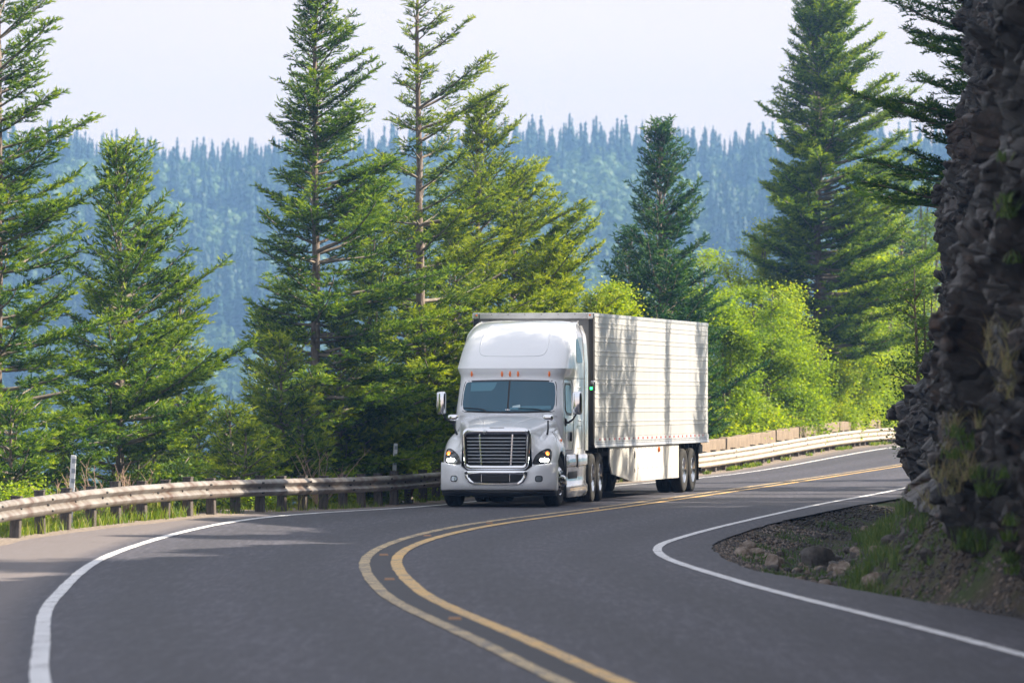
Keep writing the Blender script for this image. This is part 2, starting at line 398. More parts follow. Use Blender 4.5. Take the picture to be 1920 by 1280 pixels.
# ------------------------------------------------------------------ the road's line: plan (x), height (z), crossfall by distance (y)
S_ = .93
KY = np.array([-40, 9, 29, 46, 64, 81, 98, 116, 135, 165, 200, 240, 300, 380.]) * S_
KX = np.array([7.5, 2.87, 1.53, .05, -1.36, -1.88, -.78, 2.33, 5.35, 11.2, 18.08, 25., 36.27, 58]) * S_
KZ = np.array([-1.6, -2., -2.17, -2.31, -2.51, -2.61, -2.7, -2.75, -2.83, -2.77, -2.62, -2.66, -2.78, -2.9]) * S_ + CAMZ
KB = np.array([-.02, -.02, -.03, 0, .02, 0, -.03, 0, 0, .03, -.01, .01, .01, 0])
def cr(ky, x):
    kx = KY; m = np.gradient(ky, kx); x = np.clip(x, kx[0], kx[-1]); i = np.clip(np.searchsorted(kx, x) - 1, 0, len(kx) - 2)
    h = kx[i + 1] - kx[i]; t = (x - kx[i]) / h
    return (2*t**3-3*t**2+1)*ky[i]+(t**3-2*t**2+t)*h*m[i]+(-2*t**3+3*t**2)*ky[i+1]+(t**3-t**2)*h*m[i+1]
HL, HG = 3.6, .21     # lane width, half gap of the double yellow
def road_pt(s, off, lift=0.0):
    """s, off arrays -> xyz on the road surface"""
    s = np.asarray(s, float); off = np.asarray(off, float) + 0 * s
    dx = (cr(KX, s + .5) - cr(KX, s - .5)); n = np.hypot(1, dx)
    x = cr(KX, s) + off / n; y = s - off * dx / n
    z = cr(KZ, s) + cr(KB, s) * np.clip(off, -7, 7) + lift
    return np.stack([x, y, z], -1)
def stoff(x, y):
    s = np.asarray(y, float).copy()
    for _ in range(14):
        dx = cr(KX, s + .5) - cr(KX, s - .5); s = np.clip(s + .6 * (y + (x - cr(KX, s)) * dx - s), KY[0], KY[-1])
    dx = cr(KX, s + .5) - cr(KX, s - .5)
    return s, (x - cr(KX, s)) * np.hypot(1, dx)
def pavL(s): return np.interp(s, [40, 60, 80, 88, 96, 111, 150, 200, 340], [-6.6, -6.2, -5.7, -4.8, -4.4, -4.4, -4.6, -4.8, -4.9])
def pavR(s): return np.interp(s, [0, 48, 56, 64, 75, 100, 116, 340], [5.3, 5.0, 4.7, 4.42, 4.64, 4.42, 4.8, 4.9])
def railO(s): return np.interp(s, [30, 60, 80, 90, 98, 113, 150, 186, 224, 340], [-7.2, -6.6, -5.95, -5.15, -4.85, -4.85, -5.2, -5.2, -5.7, -5.9])
def sstep(a, b, x): t = np.clip((x - a) / (b - a), 0, 1); return t * t * (3 - 2 * t)
def toeO(s):   # where the cliff foot stands, measured from the road's middle
    return np.interp(s, [-40, 28, 38, 46, 54.5, 61, 69, 80, 89.6, 97, 102.5, 106, 109.5, 113, 117, 125, 150, 200, 340], [5.1, 5.1, 5.5, 5.5, 5.9, 6.5, 7.6, 8.4, 8.2, 7.5, 6.8, 6.6, 7.6, 11.5, 18, 22, 24, 30, 34])
def ground_h(s, off):
    base = cr(KZ, s) + cr(KB, s) * np.clip(off, -7, 7)
    a = -off
    left = -.04 - np.clip(a - 6.9, 0, 14) * np.interp(s, [0, 100, 135, 160, 340], [.62, .55, .4, .16, .14]) - np.clip(a - 20.9, 0, 160) * .32
    dpt = off - pavR(s); toe = toeO(s) - pavR(s)
    bank = np.interp(s, [48, 56, 66, 84, 98, 104], [.35, .8, 1.15, .95, .4, .3])
    ditch = -.05 - .30 * np.sin(np.clip(dpt / np.maximum(toe, .5), 0, 1) * PI) * (toe > 1) * .8 + bank * sstep(.42 * toe, toe, dpt)
    hill = sstep(toe + 1.0, toe + 4.5, dpt) * np.interp(s, [-40, 40, 60, 90, 112, 135, 160, 340], [11, 11, 10, 8.2, 7.5, 6, 3.5, 4]) + np.clip(dpt - toe - 4.5, 0, 60) * .22
    right = ditch + hill
    z = np.where(off < 0, np.where(a > -pavL(s), left, -.05), np.where(dpt > 0, right, -.05))
    far = sstep(250, 340, s)
    return base + z - far * 45
def gz(x, y):
    s, o = stoff(np.array([float(x)]), np.array([float(y)])); return float(ground_h(s, o)[0])
def at(u, d): return (u - 960) / FPX * d
def zt(v, d): return CAMZ + (712 - v) / FPX * d

def strip(name, s, o0, o1, lift, mat, kind='structure', wob=0.0, nw=1):
    o0 = o0(s) if callable(o0) else np.full(len(s), float(o0)); o1 = o1(s) if callable(o1) else np.full(len(s), float(o1))
    if wob:
        o0 = o0 + wob * fbm(np.stack([s * 1.7, s * 0, s * 0], 1), 3); o1 = o1 + wob * fbm(np.stack([s * 1.7, s * 0 + 5, s * 0], 1), 5)
    P = np.stack([road_pt(s, o0 + (o1 - o0) * k / nw, lift) for k in range(nw + 1)], 1)
    n = len(s); w = nw + 1; I = np.arange(n - 1)[:, None] * w + np.arange(nw)[None]
    F = np.stack([I, I + 1, I + w + 1, I + w], -1).reshape(-1, 4)
    o = link(name, fastmesh(name, P.reshape(-1, 3), [F]), mat, None, 180)
    if kind: o['kind'] = kind
    if name == 'road': o.data.attributes.new('off', 'FLOAT', 'POINT').data.foreach_set('value', (o0[:, None] + (o1 - o0)[:, None] * np.arange(nw + 1)[None] / nw).ravel().astype(np.float32))
    return o
SS = np.concatenate([np.arange(-35, 10, 2.), np.arange(10, 140, .5), np.arange(140, 345, 1.5)])
# ground sheet (near land)
offs = np.concatenate([-np.geomspace(6.6, 420, 46)[::-1], np.linspace(-6.2, -3.6, 7), np.linspace(-2, 2, 3), np.linspace(3.8, 10, 26), np.geomspace(10.6, 300, 30)])
gs = np.concatenate([np.arange(-36, 140, .8), np.arange(140, 346, 2.)])
G_s, G_o = np.meshgrid(gs, offs, indexing='ij')
P = road_pt(G_s.ravel(), G_o.ravel()); P[:, 2] = ground_h(G_s.ravel(), G_o.ravel())
amp = np.where(np.abs(G_o.ravel()) > 7.5, .35, .035); amp = np.where((G_o.ravel() > pavL(G_s.ravel()) + .2) & (G_o.ravel() < pavR(G_s.ravel()) - .1), 0, amp)
P[:, 2] += amp * fbm(P * .9, 11)
a_, b_ = G_s.shape; I = np.arange(a_ - 1)[:, None] * b_ + np.arange(b_ - 1)[None]
ground = link('ground', fastmesh('ground', P, [np.stack([I, I + 1, I + b_ + 1, I + b_], -1).reshape(-1, 4)]), GROUND, None, 180)
ground['kind'] = 'structure'
strip('road', SS, pavL, pavR, 0.0, ASPHALT, wob=.03, nw=24)
strip('gravel_shoulder', SS[SS > 30], lambda s: pavL(s) - 1.6, lambda s: pavL(s) + .10, -.012, GRAVEL, nw=6)
strip('dark_centre_strip', SS, -.16, .16, .004, TAR, wob=.015)
strip('yellow_line', SS, -HG - .07, -HG + .07, .008, YLINE2, wob=.008)
strip('yellow_line', SS, HG - .075, HG + .075, .008, YLINE, wob=.008)
strip('edge_line', SS, -HG - HL - .07, -HG - HL + .07, .008, WLINE, wob=.006)
strip('edge_line', SS, HG + HL - .065, HG + HL + .065, .008, WLINE, wob=.006)
# valley and far hillside as one sheet
hx = np.linspace(-900, 900, 91); hy = np.concatenate([np.linspace(-400, 700, 30), np.linspace(720, 1500, 60), np.linspace(1550, 3200, 12)])
HY, HX = np.meshgrid(hy, hx, indexing='ij')
def hill_h(x, y):
    ridge = 50.5 + 2 * np.sin(x / 60. + 1) - np.clip(x, -200, 200) * .02
    yy = y + 22 * np.sin(x / 38.) + 14 * np.sin(x / 17. + y / 90.)
    z = -75 + (ridge + 75) * sstep(640, 1400, yy) ** 1.0
    z = np.where(y > 1500, z - (y - 1500) * .02, z)
    return np.where(y < 640, -75, z)
hp = np.stack([HX.ravel(), HY.ravel(), hill_h(HX.ravel(), HY.ravel())], 1)
a_, b_ = HX.shape; I = np.arange(a_ - 1)[:, None] * b_ + np.arange(b_ - 1)[None]
hills = link('hills', fastmesh('hills', hp, [np.stack([I, I + 1, I + b_ + 1, I + b_], -1).reshape(-1, 4)]), HILLM, None, 180); hills['kind'] = 'structure'
# ================================================================== THE TRUCK
def axes_interp(xs, ys, x):
    """smooth (monotone-ish) cubic interpolation"""
    xs = np.asarray(xs, float); ys = np.asarray(ys, float); m = np.gradient(ys, xs)
    x = np.clip(x, xs[0], xs[-1]); i = np.clip(np.searchsorted(xs, x) - 1, 0, len(xs) - 2); h = xs[i + 1] - xs[i]; t = (x - xs[i]) / h
    return (2*t**3-3*t**2+1)*ys[i]+(t**3-2*t**2+t)*h*m[i]+(-2*t**3+3*t**2)*ys[i+1]+(t**3-t**2)*h*m[i+1]
def bvh_of(objs):
    V = []; F = []
    for o in objs:
        n = len(V); V += [v.co.copy() for v in o.data.vertices]; F += [[i + n for i in p.vertices] for p in o.data.polygons]
    return BVHTree.FromPolygons(V, F)
def smooth_poly(pts, n=4, closed=True):
    pts = [np.array(p, float) for p in pts]; out = []; k = len(pts)
    for i in range(k if closed else k - 1):
        p0, p1, p2, p3 = pts[(i - 1) % k] if closed or i else pts[0], pts[i], pts[(i + 1) % k], pts[(i + 2) % k] if closed or i + 2 < k else pts[-1]
        for j in range(n):
            t = j / n; out.append(.5 * ((2 * p1) + (-p0 + p2) * t + (2*p0 - 5*p1 + 4*p2 - p3) * t**2 + (-p0 + 3*p1 - 3*p2 + p3) * t**3))
    if not closed: out.append(pts[-1])
    return out
def rrect(x0, x1, z0, z1, r, n=5):
    out = []
    for cx, cz, a0 in ((x1 - r, z1 - r, 0), (x0 + r, z1 - r, 90), (x0 + r, z0 + r, 180), (x1 - r, z0 + r, 270)):
        for i in range(n + 1):
            a = R(a0 + 90 * i / n); out.append((cx + r * math.cos(a), cz + r * math.sin(a)))
    return out
def proj(bvh, pts, axis='y', sgn=1, lift=.008):
    """drop 2D outline points on a body from outside; axis 'y': (x,z) from the front; 'x': (y,z) from the side sgn"""
    out = []
    for p in pts:
        if axis == 'y': o = Vector((p[0], -6, p[1])); d = Vector((0, 1, 0))
        else: o = Vector((6 * sgn, p[0], p[1])); d = Vector((-sgn, 0, 0))
        h = bvh.ray_cast(o, d)
        out.append(h[0] - d * lift if h[0] is not None else None)
    last = next((q for q in out if q is not None), Vector((0, 0, 0)))
    for i, q in enumerate(out):
        if q is None: out[i] = last.copy()
        else: last = q
    return out
def patch(mb, bvh, outline, axis='y', sgn=1, lift=.008, rings=5, m=0, c=None):
    n = len(outline); c = c or (sum(p[0] for p in outline) / n, sum(p[1] for p in outline) / n)
    pts = []
    for k in range(rings, 0, -1):
        f = k / rings; pts += [(c[0] + (p[0] - c[0]) * f, c[1] + (p[1] - c[1]) * f) for p in outline]
    pts.append(c); Q = proj(bvh, pts, axis, sgn, lift)
    F = [(k * n + i, k * n + (i + 1) % n, (k + 1) * n + (i + 1) % n, (k + 1) * n + i) for k in range(rings - 1) for i in range(n)]
    F += [((rings - 1) * n + i, (rings - 1) * n + (i + 1) % n, rings * n) for i in range(n)]
    mb.add(Q, F, m); return mb
def dense(pts, d=.05, closed=True):
    out = []; k = len(pts)
    for i in range(k if closed else k - 1):
        a = np.array(pts[i], float); b = np.array(pts[(i + 1) % k], float); n = max(1, int(np.hypot(*(b - a)) / d))
        out += [tuple(a + (b - a) * j / n) for j in range(n)]
    if not closed: out.append(tuple(pts[-1]))
    return out
def seam(mb, bvh, pts, axis='y', sgn=1, r=.008, lift=.002, closed=True, n=5, m=0, d=.06):
    Q = proj(bvh, dense(pts, d, closed), axis, sgn, lift)
    if closed: Q = Q + [Q[0]]
    return mb.tube(Q, r, n, m, cap=not closed)

NOSE = (at(935, 106.9) - .06, 106.9)
TYAW = R(-7.7)
tz = gz(NOSE[0] + .8, NOSE[1] + 4) + .05
tractor = empty('semi_tractor', (NOSE[0], NOSE[1], 0), TYAW)
tag(tractor, 'white sleeper cab semi tractor with chrome grille pulling the trailer', 'truck')

# ---- cab and sleeper with the roof fairing: horizontal rings
zk = [0.98, 1.10, 1.50, 1.85, 1.95, 2.30, 2.56, 2.64, 2.70, 2.80, 2.86, 2.92, 3.05, 3.25, 3.45, 3.60, 3.70, 3.77, 3.81]
yf = [2.00, 1.95, 1.88, 1.80, 1.78, 1.98, 2.13, 2.15, 2.13, 2.12, 2.18, 2.24, 2.40, 2.68, 3.04, 3.42, 3.82, 4.22, 4.75]
hw = [1.06, 1.10, 1.12, 1.11, 1.10, 1.08, 1.07, 1.075, 1.10, 1.135, 1.13, 1.125, 1.12, 1.105, 1.07, 1.03, .99, .94, .86]
BACK = 5.15
def cab_ring(z):
    y0 = float(np.interp(z, zk, yf)) if z < 2.9 else float(axes_interp(zk, yf, z)); w = float(np.interp(z, zk, hw))
    wz = np.interp(z, [1.8, 2.0, 2.8, 3.3, 3.8], [.16, .22, .25, .45, .75]); wr = np.interp(z, [.98, 1.6, 1.9, 2.8, 3.8], [.10, .15, .26, .34, .62])
    ys = float(np.interp(z, [.98, 2.86, 3.3, 3.81], [1.10, 1.10, 1.14, 1.12])); wback = float(np.interp(z, [1, 2.9, 3.5, 3.81], [1.18, 1.18, 1.14, 1.02]))
    half = [(0, y0)]
    for k in range(1, 7):       # bowed front
        x = (w - wr) * k / 6; half.append((x, y0 + wz * (x / w) ** 2.4 * .6))
    ye = half[-1][1]
    for k in range(1, 8):       # rounded corner
        a = R(90 * k / 7); half.append((w - wr + wr * math.sin(a), ye + wr * 1.05 * (1 - math.cos(a))))
    y1 = half[-1][1]
    for k in range(1, 15):
        t = k / 14; y = y1 + (BACK - y1) * t; half.append((w + (wback - w) * sstep(2.6, 4.3, y), y))
    half.append((wback - .05, BACK + .04)); half.append((0, BACK + .04))
    L = [(-x, y, z) for x, y in half[::-1][:-1]]; Rr = [(x, y, z) for x, y in half]
    return Rr[::-1][:-1] + [(0, half[0][1], z)] + [(-x, y, z) for x, y in half[1:]][:-1] if False else ([(x, y, z) for x, y in half] + [(-x, y, z) for x, y in half[::-1][1:-1]])
zz = sorted(set(list(np.linspace(.98, 2.86, 34)) + list(np.linspace(2.88, 3.81, 26)) + [2.56, 2.70, 2.80]))
cab = MB()
rings = [cab_ring(z) for z in zz]
cab.grid(rings, wrap=True)
# closing roof
top = rings[-1]; n = len(top); cx = 0
cab.add([( .0, BACK - .5, 3.825)] + top, [(0, i + 1, (i + 1) % n + 1) for i in range(n)])
cab_o = cab.build('cab_body', PAINT, tractor, 40)
CB = bvh_of([cab_o])
# side extenders behind the sleeper
for sg in (-1, 1):
    g = []
    for z in np.linspace(1.1, 3.72, 14):
        w = float(np.interp(z, [1, 2.9, 3.5, 3.81], [1.18, 1.18, 1.14, 1.02]))
        g.append([(sg * (w + .006), BACK - .12, z), (sg * (w + .012), BACK + .2, z), (sg * (w + .012), BACK + .42, z), (sg * (w - .02), BACK + .44, z), (sg * (w - .03), BACK, z)])
    MB().grid(g).build('side_extender', PAINT2, tractor, 40)
# panel recess and crease on the roof fairing, seams
rec = [(-.62, 3.70), (-.68, 3.5), (-.70, 3.3), (-.68, 3.14), (-.60, 3.065), (-.40, 3.05), (0, 3.045), (.40, 3.05), (.60, 3.065), (.68, 3.14), (.70, 3.3), (.68, 3.5), (.62, 3.70)]
MB_ = MB(); seam(MB_, CB, [tuple(p) for p in smooth_poly(rec, 4, False)], 'y', 1, .014, -.003, False, 8)
MB_.build('fairing_crease', PAINT, cab_o, 60)
for sg in (-1, 1):
    sm = MB(); seam(sm, CB, [(2.62, 2.60), (5.1, 2.60)], 'x', sg, .006, 0, False)                    # roof cap joint
    door = [(2.32, 1.12), (2.28, 1.6), (2.22, 1.95), (2.38, 2.48), (2.50, 2.57), (3.30, 2.57), (3.40, 2.48), (3.42, 1.3), (3.30, 1.12)]
    seam(sm, CB, door, 'x', sg, .007, .0)
    seam(sm, CB, rrect(3.85, 4.6, 1.15, 1.62, .05), 'x', sg, .005, .0)                   # luggage door
    seam(sm, CB, [(4.95, 1.05), (4.95, 3.7)], 'x', sg, .006, 0, False)
    sm.build('panel_seam', GAPM, cab_o, 60)
# windscreen: seal, two panes, visor band, divider
WO = [(-.955, 1.93), (-.985, 2.05), (-.975, 2.3), (-.955, 2.46), (-.93, 2.525), (-.86, 2.55), (-.4, 2.562), (0, 2.565), (.4, 2.562), (.86, 2.55), (.93, 2.525), (.955, 2.46), (.975, 2.3), (.985, 2.05), (.955, 1.93), (.90, 1.905), (.4, 1.885), (0, 1.88), (-.4, 1.885), (-.90, 1.905)]
ws = MB(); patch(ws, CB, dense(WO, .07), 'y', 1, .004, 6); ws.build('windscreen_seal', BLACK, cab_o, 60)
for sg, nm in ((-1, 'windscreen'), (1, 'windscreen')):
    o = [(sg * .018, 1.915), (sg * .018, 2.535), (sg * .4, 2.532), (sg * .84, 2.52), (sg * .90, 2.50), (sg * .925, 2.44), (sg * .945, 2.28), (sg * .95, 2.06), (sg * .92, 1.96), (sg * .87, 1.935), (sg * .4, 1.92)]
    w = MB(); patch(w, CB, dense(o, .06), 'y', 1, .012, 7); wo_ = w.build(nm, GLASS, tractor, 60)
    if sg < 0:
        v = MB(); patch(v, CB, dense([(-.80, 2.50), (-.26, 2.51), (-.30, 2.40), (-.36, 2.34), (-.80, 2.33)], .05), 'y', 1, .0135, 5); v.build('sun_visor', VISOR_REFL, wo_, 60)
    else:
        v = MB(); patch(v, CB, dense([(.0 + .05, 1.955), (.05, 2.0), (.36, 2.03), (.88, 2.035), (.88, 1.97), (.40, 1.95)], .05), 'y', 1, .0135, 4); v.build('painted_dash_reflection', VISOR_REFL, wo_, 60)  # pale patch painting the dashboard's reflection onto the pane
        v = MB(); patch(v, CB, dense([(.09, 2.0), (.10, 2.03), (.25, 2.06), (.255, 2.0)], .05), 'y', 1, .015, 2); v.build('paper_sheet', plain('paper', (.45, .6, .66), .5), wo_, 60)
for sg in (-1, 1):      # wipers
    w = MB(); P0 = Vector((sg * .30 - .28, 0, 0))
    a = proj(CB, [(x, z) for x, z in ([(-.42, 1.90), (-.50, 1.955), (-.62, 1.975), (-.93, 1.995)] if sg < 0 else [(.74, 1.90), (.66, 1.955), (.52, 1.975), (.22, 1.985)])], 'y', 1, .035)
    w.tube(a, [.012, .010, .009, .007], 6); w.build('wiper', BLACK, tractor)
for x in (-.80, -.165, 0., .165, .80):                   # five roof marker lamps
    q = proj(CB, [(x, 2.685)], 'y', 1, 0)[0]; nn = Vector((0, -1, .15))
    m = MB(); ring = []
    for k in range(6):
        a = R(90 * k / 5); ring.append([(q.x + .024 * math.cos(a) * math.cos(t), q.y - .035 * math.sin(a) - .0, q.z + .062 * math.cos(a) * math.sin(t)) for t in np.linspace(0, 2 * PI, 14, endpoint=False)])
    m.grid(ring, wrap=True); m.build('marker_lamp', AMBER, tractor, 60)
# side glass and door fittings
for sg in (-1, 1):
    m = MB(); patch(m, CB, dense([(2.42, 1.98), (2.50, 2.44), (2.58, 2.50), (3.20, 2.50), (3.28, 2.42), (3.28, 1.90), (3.20, 1.83), (2.62, 1.84), (2.46, 1.90)], .06), 'x', sg, .006, 4)
    s1 = m.build('door_window_seal', BLACK, tractor, 60)
    m = MB(); patch(m, CB, dense([(2.48, 1.99), (2.55, 2.42), (2.62, 2.46), (3.17, 2.46), (3.23, 2.40), (3.23, 1.93), (3.17, 1.88), (2.64, 1.89), (2.51, 1.93)], .06), 'x', sg, .012, 4); m.build('door_window', SIDEG, s1, 60)
    m = MB(); patch(m, CB, dense([(3.75, 2.97), (3.82, 3.30), (3.95, 3.42), (4.15, 3.43), (4.72, 2.98), (4.6, 2.93), (3.85, 2.92)][::1], .06), 'x', sg, .006, 4); m.build('fairing_window', SIDEG, tractor, 60)
    m = MB(); patch(m, CB, dense(rrect(4.05, 4.42, 1.85, 2.32, .08), .06), 'x', sg, .008, 3); m.build('sleeper_window', SIDEG, tractor, 60)
    for zc in (2.41, 1.73):
        q = proj(CB, [(4.0, zc), (4.4, zc)], 'x', sg, .0); MB().tube(q, .016, 8).build('moulded_ledge', PAINT, tractor, 60)
    q = proj(CB, [(3.05, 1.40)], 'x', sg, .02)[0]
    MB().box(q, (.04, .07, .20), .015).build('door_handle', BLACK, tractor)

# ---- hood and fenders
def wheel_arch(y): return np.where(abs(y - 1.22) < .63, .50 + np.sqrt(np.clip(.63 ** 2 - (y - 1.22) ** 2, 0, None)), .86)
ky = [.10, .25, .45, .75, 1.1, 1.5, 1.90]
KPT = [  # per station: x,z of profile points P0..P9
 [(0,1.545),(.35,1.54),(.58,1.53),(.66,1.50),(.695,1.42),(.70,1.25),(.705,1.12),(.71,1.0),(.715,.90),(.72,.80)],
 [(0,1.60),(.35,1.595),(.57,1.58),(.68,1.53),(.745,1.30),(.80,1.20),(.90,1.12),(.985,1.02),(1.02,.92),(1.03,.84)],
 [(0,1.645),(.36,1.635),(.60,1.61),(.71,1.55),(.775,1.37),(.84,1.31),(.94,1.26),(1.04,1.16),(1.10,1.0),(1.115,.86)],
 [(0,1.70),(.38,1.69),(.64,1.655),(.76,1.585),(.82,1.44),(.89,1.405),(.98,1.37),(1.085,1.28),(1.15,1.1),(1.165,.9)],
 [(0,1.755),(.40,1.745),(.70,1.70),(.82,1.63),(.87,1.53),(.93,1.49),(1.01,1.45),(1.10,1.36),(1.17,1.22),(1.185,1.1)],
 [(0,1.815),(.44,1.805),(.78,1.755),(.91,1.68),(.94,1.59),(.98,1.53),(1.03,1.46),(1.10,1.35),(1.17,1.22),(1.185,1.1)],
 [(0,1.865),(.48,1.855),(.84,1.80),(.98,1.72),(1.01,1.62),(1.035,1.54),(1.06,1.45),(1.10,1.34),(1.155,1.2),(1.17,1.0)]]
KA = np.array(KPT)
ys_ = np.concatenate([np.linspace(.10, .5, 13), np.linspace(.54, 1.92, 32)])
hood = MB(); sect = []
for y in ys_:
    p = np.array([[axes_interp(ky, KA[:, i, c], np.array([y]))[0] for c in (0, 1)] for i in range(10)])
    if abs(y - 1.22) < .63: p[9, 1] = max(float(wheel_arch(y)), p[9, 1] if y < .7 else 0); p[8, 1] = max(p[8, 1], p[9, 1] + .05)
    # densify the profile
    d = np.array(smooth_poly(p, 3, False))
    sect.append([(x, y + .05 * (x / .7) ** 2 * (y < 2) * max(0, 1 - (y - .1) / .5), z) for x, z in d])
full = [[(-x, y, z) for x, y, z in r[::-1]] + r[1:] for r in sect]
hood.grid(full)
hood_o = hood.build('hood', PAINT, tractor, 50)
# cowl between hood and windscreen
MB().grid([[(x * 1.0, 1.86 + .0, 1.875 - .06 * (abs(x)) ** 2) for x in np.linspace(-1.0, 1.0, 15)], [(x, 1.98 + .12 * x * x, 1.885 - .03 * x * x) for x in np.linspace(-1.02, 1.02, 15)]]).build('cowl', BLACK, tractor)
HBV = bvh_of([hood_o])
m = MB()
for sg in (-1, 1):
    seam(m, HBV, [(sg * .28, 1.57), (sg * .34, 1.70), (sg * .62, 1.82)], 'y', 1, .009, -.002, False, 6)
m.build('hood_crease', PAINT, hood_o, 60)
m = MB(); m.box((0, .175, 1.592), (.30, .02, .012), .004); m.build('hood_vent', BLACK, hood_o)
for sg in (-1, 1):
    # fender to hood split
    m = MB(); seam(m, HBV, [(.95, 1.30), (1.3, 1.50), (1.8, 1.56)], 'x', sg, .005, 0, False); m.build('fender_seam', GAPM, hood_o, 60)
    q = proj(HBV, [(1.62, 1.33)], 'x', sg, .0)[0]
    m = MB(); m.lathe([(.001, .028), (.022, .024), (.034, .012), (.036, 0)], 14, c=(q.x if sg > 0 else q.x, q.y, q.z)) if sg > 0 else m.lathe([(.001, -.028), (.022, -.024), (.034, -.012), (.036, 0)], 14, c=(q.x, q.y, q.z))
    m.build('turn_signal', AMBER, tractor, 60)
# ---- headlights
HO = [(.735, .875), (.745, .93), (.79, 1.03), (.86, 1.10), (.94, 1.15), (1.01, 1.165), (1.055, 1.13), (1.07, 1.04), (1.065, .95), (1.04, .885), (.96, .865), (.84, .862)]
for sg in (-1, 1):
    o = [(sg * x, z) for x, z in HO]; od = [tuple(p) for p in smooth_poly(o, 3)]
    m = MB(); patch(m, HBV, od, 'y', 1, .012, 5); hl = m.build('headlight', HLH, tractor, 60)
    m = MB(); seam(m, HBV, od, 'y', 1, .010, .010); m.build('bezel', BLACK, hl, 60)
    m = MB(); patch(m, HBV, [tuple(p) for p in smooth_poly([(sg * .80, .905), (sg * .84, .965), (sg * .93, .985), (sg * 1.02, .975), (sg * 1.035, .92), (sg * .99, .885), (sg * .88, .88)], 3)], 'y', 1, .018, 4); m.build('reflector', REFL, hl, 60)
    for dx, rr in ((.895, .034), (.955, .042), (1.008, .030)):
        q = proj(HBV, [(sg * dx, .945)], 'y', 1, .02)[0]
        m = MB(); m.lathe([(.001, q.y - .03), (rr * .7, q.y - .022), (rr, q.y)], 16, 0, 'y', (q.x, 0, q.z)); m.build('lamp', HLON, hl, 60)
    q = proj(HBV, [(sg * 1.0, 1.075)], 'y', 1, .012)[0]
    m = MB(); m.lathe([(.001, q.y - .035), (.030, q.y - .026), (.043, q.y)], 18, 0, 'y', (q.x, 0, q.z)); m.build('turn_signal', AMBERON, hl, 60)
# ---- grille
def ringprof(outer, inner, y0, y1, mid=None):
    """closed ring from outer outline to inner outline, bulging forward"""
    o = np.array(outer); i = np.array(inner)
    return [[(p[0], y1, p[1]) for p in o], [(p[0], y0 + .02, p[1]) for p in o], [(p[0], y0, p[1]) for p in (o * .75 + i * .25)], [(p[0], y0, p[1]) for p in (o * .3 + i * .7)], [(p[0], y0 + .02, p[1]) for p in i], [(p[0], y1, p[1]) for p in i]]
def taper(o, z0, z1, k): return [(x * (1 - k * (z1 - z) / (z1 - z0)), z) for x, z in o]
go = taper(rrect(-.70, .70, .75, 1.575, .13, 8), .75, 1.575, .075); gi = taper(rrect(-.625, .625, .835, 1.465, .07, 8), .845, 1.455, .05)
gr = MB(); gr.grid(ringprof(go, gi, .0, .16), wrap=True)
# bow the grille: the middle stands forward
def bow(mb, k=.07):
    mb.v = [(x, y + k * (x / .7) ** 2, z) for x, y, z in mb.v]; return mb
grille = bow(gr).build('grille', CHROME, tractor, 45)
m = MB(); m.grid([[(x, .13, z) for x in np.linspace(-.62, .62, 12)] for z in np.linspace(.83, 1.47, 8)]); bow(m).build('backing_mesh', MESHD, grille)
for k in range(8):
    z = .905 + k * .0685; wx = .60 - (1.455 - z) * .05
    m = MB(); m.grid([[(x, .035, z + .011) for x in np.linspace(-wx, wx, 12)], [(x, .020, z + .002) for x in np.linspace(-wx, wx, 12)], [(x, .035, z - .010) for x in np.linspace(-wx, wx, 12)], [(x, .07, z - .012) for x in np.linspace(-wx, wx, 12)], [(x, .07, z + .012) for x in np.linspace(-wx, wx, 12)]])
    bow(m).build('slat', SLATM, grille, 50)
for sg in (-1, 1):
    m = MB(); m.box((0, .055, 1.15), (.048, .05, .62), .012); m.v = [(x + sg * (.315 + (z - 1.15) * .06), y, z) for x, y, z in m.v]; bow(m).build('bar', CHROME, grille)
m = MB(); m.lathe([(.001, -.012), (.03, -.01), (.045, .0), (.047, .02)], 20, 0, 'y', (-.22, .005, 1.508)); bow(m).build('badge', CHROME2, grille, 50)
# ---- bumper
def bump_y(x):
    a = np.abs(x); return .02 + .05 * (a / .7) ** 2 * (a < .7) + np.where(a >= .7, .05 + .30 * (np.maximum(a - .7, 0) / .47) ** 2.1, 0)
XB = np.concatenate([np.linspace(-1.165, -.75, 12), np.linspace(-.72, .72, 25), np.linspace(.75, 1.165, 12)])
def bump_top(x): return np.interp(np.abs(x), [0, .60, .72, .80, 1.17], [.735, .735, .82, .845, .90])
g = []
for t, ox in ((0, .12), (.0, .035), (.06, .0), (.35, -.012), (.62, .008), (.70, .012), (.94, .02), (1, .05), (1., .16)):
    row = []
    for x in XB: z = .34 + t * (bump_top(x) - .34); row.append((x, float(bump_y(x)) + ox, float(z)))
    # wrap to the wheel arch
    row = [(-1.185, .62, row[0][2] - 0.0)] + [(-1.18, .50, row[0][2])] + row + [(1.18, .50, row[-1][2])] + [(1.185, .62, row[-1][2])]
    g.append(row)
bumper = MB().grid(g).build('bumper', PAINT, tractor, 50)
BB = bvh_of([bumper])
g = []
for t, ox in ((.36, .06), (.335, .05), (.30, .05), (.24, .10), (.225, .2)):
    g.append([(-1.15, .70, t)] + [(x * .985, float(bump_y(x)) + ox, t - .02 * (abs(x) < .5)) for x in XB] + [(1.15, .70, t)])
MB().grid(g).build('lower_valance', BLACK, tractor, 50)
m = MB(); m.box((0, .22, .78), (1.42, .12, .10), .01); m.build('grille_gap', BLACK, tractor)
